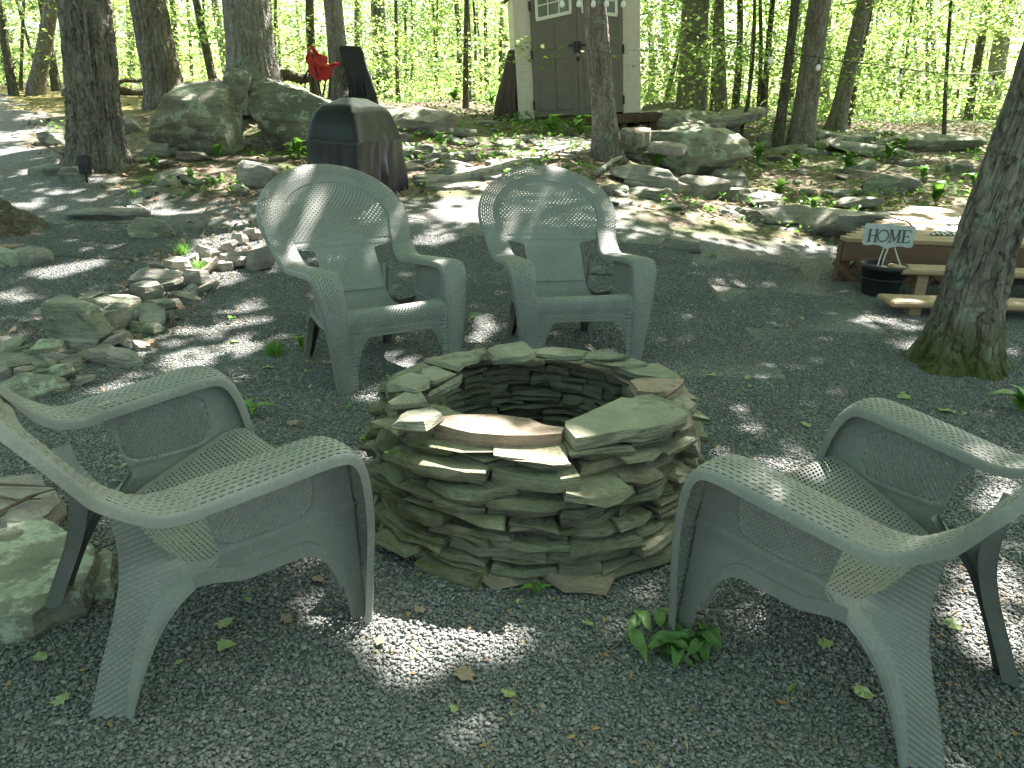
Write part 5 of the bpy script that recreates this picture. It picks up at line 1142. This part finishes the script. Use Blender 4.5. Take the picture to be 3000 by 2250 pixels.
    for a, b_ in (((2592, 719), (2571, 793)), ((2604, 721), (2583, 793)), ((2619, 719), (2647, 793))):
        A, B = P(*a), P(*b_); MB().tube([(A[0]-c[0], .0, A[1]), ((A[0]+B[0])/2-c[0]-.004, .01, (A[1]+B[1])/2), (B[0]-c[0], .02, B[1])], .0055, 6).build('rope', rope, s_)
planter()
# ================================================================== small things
def stake_light():
    c = gt(256, 537); k = np.linalg.norm(c-CAMP)/FPX
    r_ = thing('stake_light', 'small black spotlight on a ground stake by the furrowed oak', 'garden light', c, .2)
    MB().tube([(0, 0, -.05), (0, 0, 26*k)], .012, 8).build('stake', M['hinge'], r_); MB().box((-14*k, -.03, 22*k), (14*k, .03, 68*k), None, .012).build('lamp_head', M['hinge'], r_); MB().box((-11*k, -.034, 26*k), (11*k, -.031, 64*k)).build('lens', simple('lens', (.04, .045, .05), .2), r_)
stake_light()
def log_slab():
    r_ = thing('bark_slab', 'split slab of old bark leaning on the brick-coloured block', 'log', (0, 0, 0))
    Yb = g(150, 735)[1]; A, B = g(175, 735, .03), atY(-120, 545, Yb+.1); d = B-A; L = np.linalg.norm(d)
    for k, (w_, off) in enumerate(((.24, 0), (.16, -.2))):
        nl, nw = 40, 12; P = np.zeros((nl, nw, 3)); u = np.linspace(0, 1, nl); v = np.linspace(-1, 1, nw)
        side = unit(np.cross(d, np.array([0, 0, 1.0]))); nrm = unit(np.cross(side, d))
        for i in range(nl):
            for j in range(nw): P[i, j] = A+d*u[i]+side*v[j]*w_*(.75+.25*math.sin(u[i]*7+k))+nrm*(.07*(1-v[j]**2)+.02*float(noise(u[i]*26, v[j]*3, k, 7)))+side*(-.0+off)+np.array([0, 0, -.05*k])
        o = obj('bark_piece', mesh('bark_piece', P.reshape(-1, 3), grid_faces(nl, nw), True), M['dead_wood'], r_); s = o.modifiers.new('t', 'SOLIDIFY'); s.thickness = .03
log_slab()
M['brick_block'] = simple('brick_block', (.27, .17, .11), .9, .25, 10, .5, .006)
def block():
    P = np.array([g(x, y, .0)[:2] for x, y in [(-60, 790), (118, 768), (110, 700), (-60, 715)]]); z = .17
    A, B = g(-80, 792), g(112, 770); dirx = unit((B-A)[:2]); ny = np.array([-dirx[1], dirx[0]]); L = np.linalg.norm((B-A)[:2])
    o = MB().box((0, 0, -.02), (float(L), .14, .155), None, .008).build('masonry_block', M['brick_block'], None, loc=A, rot=(0, 0, math.atan2(dirx[1], dirx[0]))); tag(o, 'brick-coloured masonry block under the leaning bark slab', 'block')
block()
boulder('rock', 'rounded smooth green-grey stone against the brick-coloured block', 'rock', 36, 132, 738, 790, 'rock', .7, 411, 3, boxy=2.5, facets=3, rough=.01)
boulder('rock', 'mossy stone at the outer end of the brick-coloured block', 'rock', -40, 40, 740, 795, 'boulder', .7, 412, 3, boxy=3, facets=5, rough=.02)
# far bits: logs, blue tub, house
for (a, b_, r, lab) in (((330, 268), (455, 270), .10, 'fallen brown log at the far edge of the moss lawn'), ((345, 243), (460, 225), .045, 'thin dead branch lying over the fallen log'), ((610, 258), (720, 232), .14, 'dark rotting log behind the pale oak'), ((820, 222), (940, 232), .12, 'stacked dark log beyond the red chair')):
    A = gt(*a, 30); Yq = min(A[1], 17.0); A, B = atY(*a, Yq), atY(*b_, Yq+.4)
    o = MB().tube([A+(B-A)*f+np.array([0, 0, .03*math.sin(f*9)]) for f in np.linspace(0, 1, 7)], [r*(1-.06*i) for i in range(7)], 10).build('fallen_log', M['dead_wood'], None, True); tag(o, lab, 'log')
def tub():
    c = atY(545, 262, 18.0); c[2] = float(T(c[0], c[1])); m = simple('blue_plastic', (.06, .16, .5), .4)
    r_ = thing('plastic_tub', 'blue plastic tub far off beside the furrowed trunk', 'tub', c); MB().lathe([(0, 0), (.14, 0), (.17, .26), (.19, .27), (.19, .29), (.16, .29), (.0, .2)], 18).build('body', m, r_, True); MB().box((-.2, -.2, -.02), (.2, .2, .0)).build('foot', m, r_)
tub()
def far_house():
    Y = 62.0; k = Y/FPX; b = atY(2605, 312, Y)
    r_ = thing('distant_house', 'white house seen far off between the saplings', 'house', b, .25); wm = simple('white_siding', (.75, .75, .74), .7, .05)
    Wd = 125*k; MB().box((0, 0, -1.5), (Wd, 5, 1.5)).build('wall', wm, r_)
    V = [(-.3, -.4, 1.5), (Wd+.3, -.4, 1.5), (Wd+.3, 5.4, 1.5), (-.3, 5.4, 1.5), (-.3, 2.5, 2.9), (Wd+.3, 2.5, 2.9)]; obj('roof', mesh('roof', V, [(0, 1, 5, 4), (2, 3, 4, 5), (0, 4, 3), (1, 2, 5), (0, 3, 2, 1)]), simple('grey_roof', (.35, .35, .37), .7), r_)
    for x in (.12, .4, .7): MB().box((Wd*x, -.03, -.1), (Wd*x+.5, .02, .9)).build('window', M['pane'], r_)
far_house()
# string lights
def string_lights(pts, Y, name, lab, drop):
    W = [atY(x, y, Y) for x, y in pts]; b = W[0]; r_ = thing('string_lights', lab, 'string lights', b)
    path = []
    for i in range(len(W)-1):
        for f in np.linspace(0, 1, 8, endpoint=False): path.append(W[i]+(W[i+1]-W[i])*f-np.array([0, 0, drop*4*f*(1-f)])-b)
    path.append(W[-1]-b); MB().tube(path, .0045, 5).build('wire', M['hinge'], r_); return r_, b
M['bulb'] = simple('bulb_glass', (.8, .78, .7), .15, .05)
r_, b_ = string_lights([(1400, -60), (1640, -14), (1830, -12), (2010, -40)], 7.6, 'a', 'string of clear bulbs hanging in front of the shed gable', .0)
for px, py in ((1648, -12), (1697, -13), (1740, -13), (1779, -13), (1828, -12), (1945, -30)):
    p = atY(px, py, 7.6)-b_; MB().tube([(p[0], p[1], p[2]), (p[0], p[1], p[2]-.035)], .011, 8).build('socket', M['hinge'], r_); MB().lathe([(0, -.095), (.018, -.088), (.023, -.07), (.018, -.05), (.010, -.036)], 12, p).build('bulb', M['bulb'], r_, True)
r_, b_ = string_lights([(2005, 88), (2130, 120), (2400, 168), (2560, 188), (2800, 218), (2960, 205)], 8.2, 'b', 'thin dark light cord strung across the woods between the trunks', .01)
for px, py in ((2401, 172), (2914, 218), (2260, 150), (2640, 202)):
    p = atY(px, py, 8.2)-b_; MB().tube([(p[0], p[1], p[2]), (p[0], p[1], p[2]-.05)], .009, 8).build('socket', M['hinge'], r_); MB().lathe([(0, -.11), (.018, -.103), (.023, -.085), (.018, -.065), (.010, -.05)], 12, p).build('bulb', M['bulb'], r_, True)
# fallen branches and twigs
TW = [((1800, 405), (2010, 368), .035, 'pale fallen branch lying on the outcrop'), ((1745, 525), (1830, 478), .03, 'bleached broken stick propped in front of the outcrop')]
for a, b_, r, lab in TW:
    A, B = gt(*a)+np.array([0, 0, .06]), gt(*b_)+np.array([0, 0, .1]); tag(MB().tube([A, (A+B)/2+np.array([0, 0, .03]), B], [r, r*.9, r*.6], 8).build('fallen_branch', M['rock_pale'], None, True), lab, 'branch')
tw = [((0, 1418), (150, 1425)), ((0, 1500), (185, 1425)), ((-20, 1530), (110, 1450)), ((0, 1455), (120, 1460)), ((1820, 1880), (1700, 1920)), ((320, 660), (460, 655)), ((250, 705), (350, 720)), ((560, 560), (660, 610)), ((480, 600), (640, 590)), ((1180, 640), (1300, 655)), ((460, 962), (680, 950)), ((1430, 1680), (1500, 1720)), ((2050, 1880), (2130, 1850)), ((330, 740), (400, 700)), ((560, 1170), (600, 1215))]
for i, (a, b_) in enumerate(tw):
    hz = .085 if i < 4 else .012; A, B = g(*a, hz) if a[1] > 800 else gt(*a)+np.array([0, 0, .015]), g(*b_, hz) if b_[1] > 800 else gt(*b_)+np.array([0, 0, .015])
    mid = (A+B)/2+rng.normal(0, .02, 3)*np.array([1, 1, .2]); rr_ = .006 if i < 4 else .0045
    tag(MB().tube([A, mid, B], [rr_, rr_*.8, rr_*.4], 5).build('twig', M['twig'], None, True), 'dry brown twig lying across the flat tan stone' if i < 4 else 'dry brown twig lying on the gravel', 'twig', 'twigs on the flat stone' if i < 4 else 'twigs on the gravel')
# ================================================================== plants, leaves, litter
def leaf_shape(L, Wd, curl=.15, n=6, fold=.12):
    "a leaf as two rows of quads either side of a midrib, along +x"
    V = []; F = []
    for i in range(n+1):
        u = i/n; w_ = Wd*math.sin(math.pi*min(1, u**.8))*(1 if 0 < i < n else .02); z = curl*L*math.sin(u*math.pi)-curl*L*.8*u*u
        V += [(L*u, -w_/2, z+fold*w_), (L*u, 0, z), (L*u, w_/2, z+fold*w_)]
    for i in range(n): a = 3*i; F += [(a, a+3, a+4, a+1), (a+1, a+4, a+5, a+2)]
    return np.array(V), F
def rotz_tilt(V, a, tilt):
    c, s = math.cos(tilt), math.sin(tilt); V = np.stack([V[:, 0]*c-V[:, 2]*s, V[:, 1], V[:, 0]*s+V[:, 2]*c], 1); c, s = math.cos(a), math.sin(a)
    return np.stack([V[:, 0]*c-V[:, 1]*s, V[:, 0]*s+V[:, 1]*c, V[:, 2]], 1)
rgl = np.random.default_rng(77)
def weed(px, py, h, nl, label, grp=None, wide=.4, matn='leaf_weed', z=None):
    c = gt(px, py) if z is None else g(px, py, z); r_ = thing('weed', label, 'weed', c, 0, grp); mb = MB()
    for k in range(nl):
        L = h*rgl.uniform(.6, 1.1); V, F = leaf_shape(L, L*wide, .25); V = rotz_tilt(V, k*2.4+rgl.normal(0, .3), rgl.uniform(.3, 1.1)); V[:, 2] += rgl.uniform(0, h*.45)
        mb.add(V, F)
    mb.build('leaves', M[matn], r_, True); MB().tube([(0, 0, -.01), (0, 0, h*.5)], h*.025+.001, 5).build('stem', M[matn], r_)
def tuft(px, py, h, n, label, grp):
    c = gt(px, py); V = []; F = []
    for k in range(n):
        a, t_ = rgl.uniform(0, 6.28), rgl.uniform(.7, 1.45); L = h*rgl.uniform(.5, 1.1); p0 = rgl.normal(0, h*.22, 2); d = np.array([math.cos(a)*math.cos(t_), math.sin(a)*math.cos(t_), math.sin(t_)]); s = np.array([-math.sin(a), math.cos(a), 0])*.0022
        P0 = np.array([*p0, 0]); P1 = P0+d*L*.6; P2 = P0+d*L+np.array([math.cos(a), math.sin(a), -.5])*L*.12; b = len(V); V += [P0-s, P0+s, P1-s*.8, P1+s*.8, P2]; F += [(b, b+1, b+3, b+2), (b+2, b+3, b+4)]
    r_ = obj('grass_tuft', mesh('grass_tuft', V, F), M['leaf_weed'], None, c); tag(r_, label, 'grass', grp)
tuft(806, 1040, .10, 120, 'tuft of thin grass growing beside the chair leg', None); tuft(535, 748, .13, 140, 'grass tuft growing over the sunlit border stones', None); tuft(588, 795, .12, 110, 'yellow-green grass tuft among the white sunlit stones', None); tuft(830, 590, .1, 60, 'short grass by the leaf litter behind the chair', None)
W1 = 'small green weed sprouting through the gravel'
for px, py, h, n in [(744, 1228, .12, 5), (883, 1035, .10, 6), (680, 950, .07, 3), (1023, 1210, .05, 4), (1065, 1312, .07, 4), (1572, 1755, .06, 5), (392, 592, .14, 6), (1385, 950, .08, 3), (1580, 1185, .06, 5), (720, 1220, .07, 4), (1900, 1275, .04, 3), (525, 1400, .05, 3)]:
    weed(px, py, h, n, W1, 'weeds sprouting in the gravel')
weed(640, 468, .22, 12, 'pale sunlit leafy plant below the cleft in the boulders', None, .45); weed(872, 462, .24, 16, 'bushy green plant between boulder and covered grill', None, .5); weed(2985, 1215, .16, 14, 'green plant at the edge beyond the right chair', None, .5)
for px, py, h, n in [(2280, 575, .24, 14), (1925, 495, .28, 18), (2000, 505, .2, 12), (2130, 450, .25, 12), (2220, 470, .25, 12), (2330, 500, .25, 12), (2480, 500, .28, 14), (2600, 470, .3, 12), (2700, 530, .25, 12), (2740, 600, .25, 14), (2380, 620, .18, 9), (2850, 560, .25, 12), (1660, 520, .15, 8), (1700, 400, .35, 16), (1830, 360, .35, 14), (1620, 395, .3, 12), (560, 530, .15, 8), (450, 500, .18, 8), (350, 480, .2, 8), (620, 560, .16, 8), (1290, 430, .2, 8), (1240, 560, .12, 6), (1330, 300, .35, 14), (1440, 310, .3, 12), (2640, 440, .25, 12)]:
    weed(px, py, h, n, 'leafy green seedling growing on the rocky slope', 'green seedlings on the slope', .5)
# clump of fallen green leaves under the chair leg
M['leaf_wilted'] = leaf_mat('leaf_wilted', [(.04, .10, .025), (.08, .17, .045), (.15, .24, .09)], trans=.2)
def clump():
    c = g(1955, 1880); r_ = thing('leaf_clump', 'clump of wilted green leaves under the chair foot', 'leaves', c)
    for k in range(26):
        L = rgl.uniform(.07, .12); V, F = leaf_shape(L*1.15, L*.36, .05, 8, .35); V[:, 0] -= L/2; V[:, 2] += .006*np.sin(V[:, 0]*90+k)
        V = rotz_tilt(V, rgl.uniform(0, 6.28), rgl.uniform(-.12, .12)); r0, a0 = .095*math.sqrt(rgl.random()), rgl.uniform(0, 6.28)
        V[:, 2] += .014+.0011*k; V[:, 0] += r0*1.25*math.cos(a0); V[:, 1] += r0*math.sin(a0)
        obj('leaf', mesh('leaf', V, F, True), M['leaf_wilted'], r_)
clump()
# single leaves fallen on the gravel
def maple(s):
    P = [(0, 0), (.1, .22), (.42, .2), (.3, .38), (.62, .52), (.42, .58), (.62, .86), (.30, .74), (.18, 1.0)]
    P = P+[(x, -y) for x, y in P[-1:0:-1]]
    out = []
    for i in range(9): a = math.pi*2*i/9
    pts = [(-.5, 0), (-.28, .28), (-.35, .5), (.0, .35), (.1, .55), (.28, .3), (.6, .12), (.5, 0), (.6, -.12), (.28, -.3), (.1, -.55), (.0, -.35), (-.35, -.5), (-.28, -.28)]
    V = [(0, 0, .012*s/.08)]+[(x*s, y*s, .006+rgl.normal(0, .06)*s) for x, y in pts]; n = len(pts)
    return V, [(0, i+1, (i+1) % n+1) for i in range(n)]
FL = [(1360, 1980, .07), (1490, 2037, .045), (2525, 2030, .07), (2275, 1712, .07), (2255, 1690, .045), (2415, 1888, .05), (840, 1818, .05), (660, 1828, .06), (660, 1893, .06), (690, 1005, .09), (790, 1078, .08), (180, 2055, .05), (930, 1700, .05), (2085, 540 + 560, .06), (2190, 1108, .07), (2360, 1245, .06), (2650, 1165, .08), (2770, 1205, .1), (2330, 790, .08), (2390, 860, .07), (2345, 935, .08), (2460, 735, .08), (2300, 700, .08), (1650, 640, .08), (1590, 700, .07), (2200, 1690, .05), (2790, 1830, .06), (2150, 1430, .05), (500, 890, .08), (430, 1000, .08), (1230, 1790, .04), (1720, 1830, .04), (1330, 2080, .03), (2040, 1700, .05), (120, 1930, .05), (1070, 1440, .05), (860, 1240, .07), (560, 985, .08), (1950, 890, .08), (2090, 755, .09)]
for k, (px, py, s) in enumerate(FL):
    c = g(px, py, .012) if py > 800 else gt(px, py)+np.array([0, 0, .015]); V, F = maple(s*.78); o = obj('fallen_leaf', mesh('fallen_leaf', V, F), M['leaf_fallen'] if k % 6 else M['leaf_dead'], None, c, (rgl.normal(0, .15), rgl.normal(0, .15), rgl.uniform(0, 6.28)))
    tag(o, 'single pale green leaf fallen on the gravel' if k % 6 else 'single dry brown leaf fallen on the gravel', 'leaf', 'green leaves fallen on the gravel' if k % 6 else 'brown leaves fallen on the gravel')
def scatter(name, n, region, size, matn, mask=None, lift=.012, flat=.6, seed=0, aspect=.6, kind='stuff'):
    rg = np.random.default_rng(seed); x0, x1, y0, y1 = region; X, Y = rg.uniform(x0, x1, n), rg.uniform(y0, y1, n)
    if mask is not None: k = mask(X, Y, rg); X, Y = X[k], Y[k]
    n = len(X); P = np.stack([X, Y, T(X, Y)+lift*rg.uniform(.3, 1.6, n)], 1); V, F = leaf_quads(P, rg.uniform(size[0], size[1], n), flat, rg, aspect)
    o = obj(name, mesh(name, V, F), M[matn]); o['kind'] = kind; return o
M['catkin'] = leaf_mat('catkin', [(.24, .13, .05), (.34, .2, .08), (.2, .13, .06)], trans=.1, rough=.8)
cl = lambda f, t_, s: (lambda X, Y, rg: noise(X*f, Y*f, 0, s)+.4*noise(X*f*3, Y*f*3, 0, s+1)+rg.normal(0, .25, len(X)) > t_)
scatter('catkin_litter', 16000, (-4.5, 5, .7, 7.2), (.010, .026), 'catkin', cl(1.6, -.02, 41), .016, .5, 1, .35)
gravel_edge = lambda X: np.interp(X, [-9, -6, -4.2, -3.2, -2, -.8, .4, 1.4, 2.4, 3.4, 5, 9], [14.5, 10.2, 8.2, 7.6, 8.0, 8.7, 8.9, 8.4, 8.2, 7.8, 7.2, 5.5])
scatter('leaf_litter', 17000, (-12, 13, 6.6, 19), (.05, .11), 'leaf_dead', lambda X, Y, rg: (Y > gravel_edge(X)-.4*rg.random(len(X))) & (noise(X*.8, Y*.8, 0, 51)+.5*rg.normal(0, .5, len(X)) > -.15) & ~((X < -3.2) & (Y > 12.5) & (rg.random(len(X)) < .85)), .02, .55, 2, .6)
scatter('border_litter', 900, (-3.4, -1.7, 3.2, 8.2), (.04, .08), 'leaf_dead', lambda X, Y, rg: np.abs(X+2.5) < .35+.25*rg.random(len(X)), .03, .4, 3)
scatter('ground_cover', 30000, (-12, 14, 7.4, 20), (.04, .1), 'leaf_weed', lambda X, Y, rg: (Y > gravel_edge(X)+.3) & (noise(X*.75, Y*.75, 0, 61)+.4*noise(X*2.2, Y*2.2, 0, 62) > .22) & ~((X < -3.2) & (Y > 12.5)), .07, .35, 4)
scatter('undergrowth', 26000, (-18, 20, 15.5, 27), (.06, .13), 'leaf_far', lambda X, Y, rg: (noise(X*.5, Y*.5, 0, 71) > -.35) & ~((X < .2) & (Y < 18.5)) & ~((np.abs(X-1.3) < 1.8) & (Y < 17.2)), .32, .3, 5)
scatter('green_leaf_litter', 500, (-4.5, 5, 1, 9), (.02, .05), 'leaf_fallen', None, .016, .6, 6)
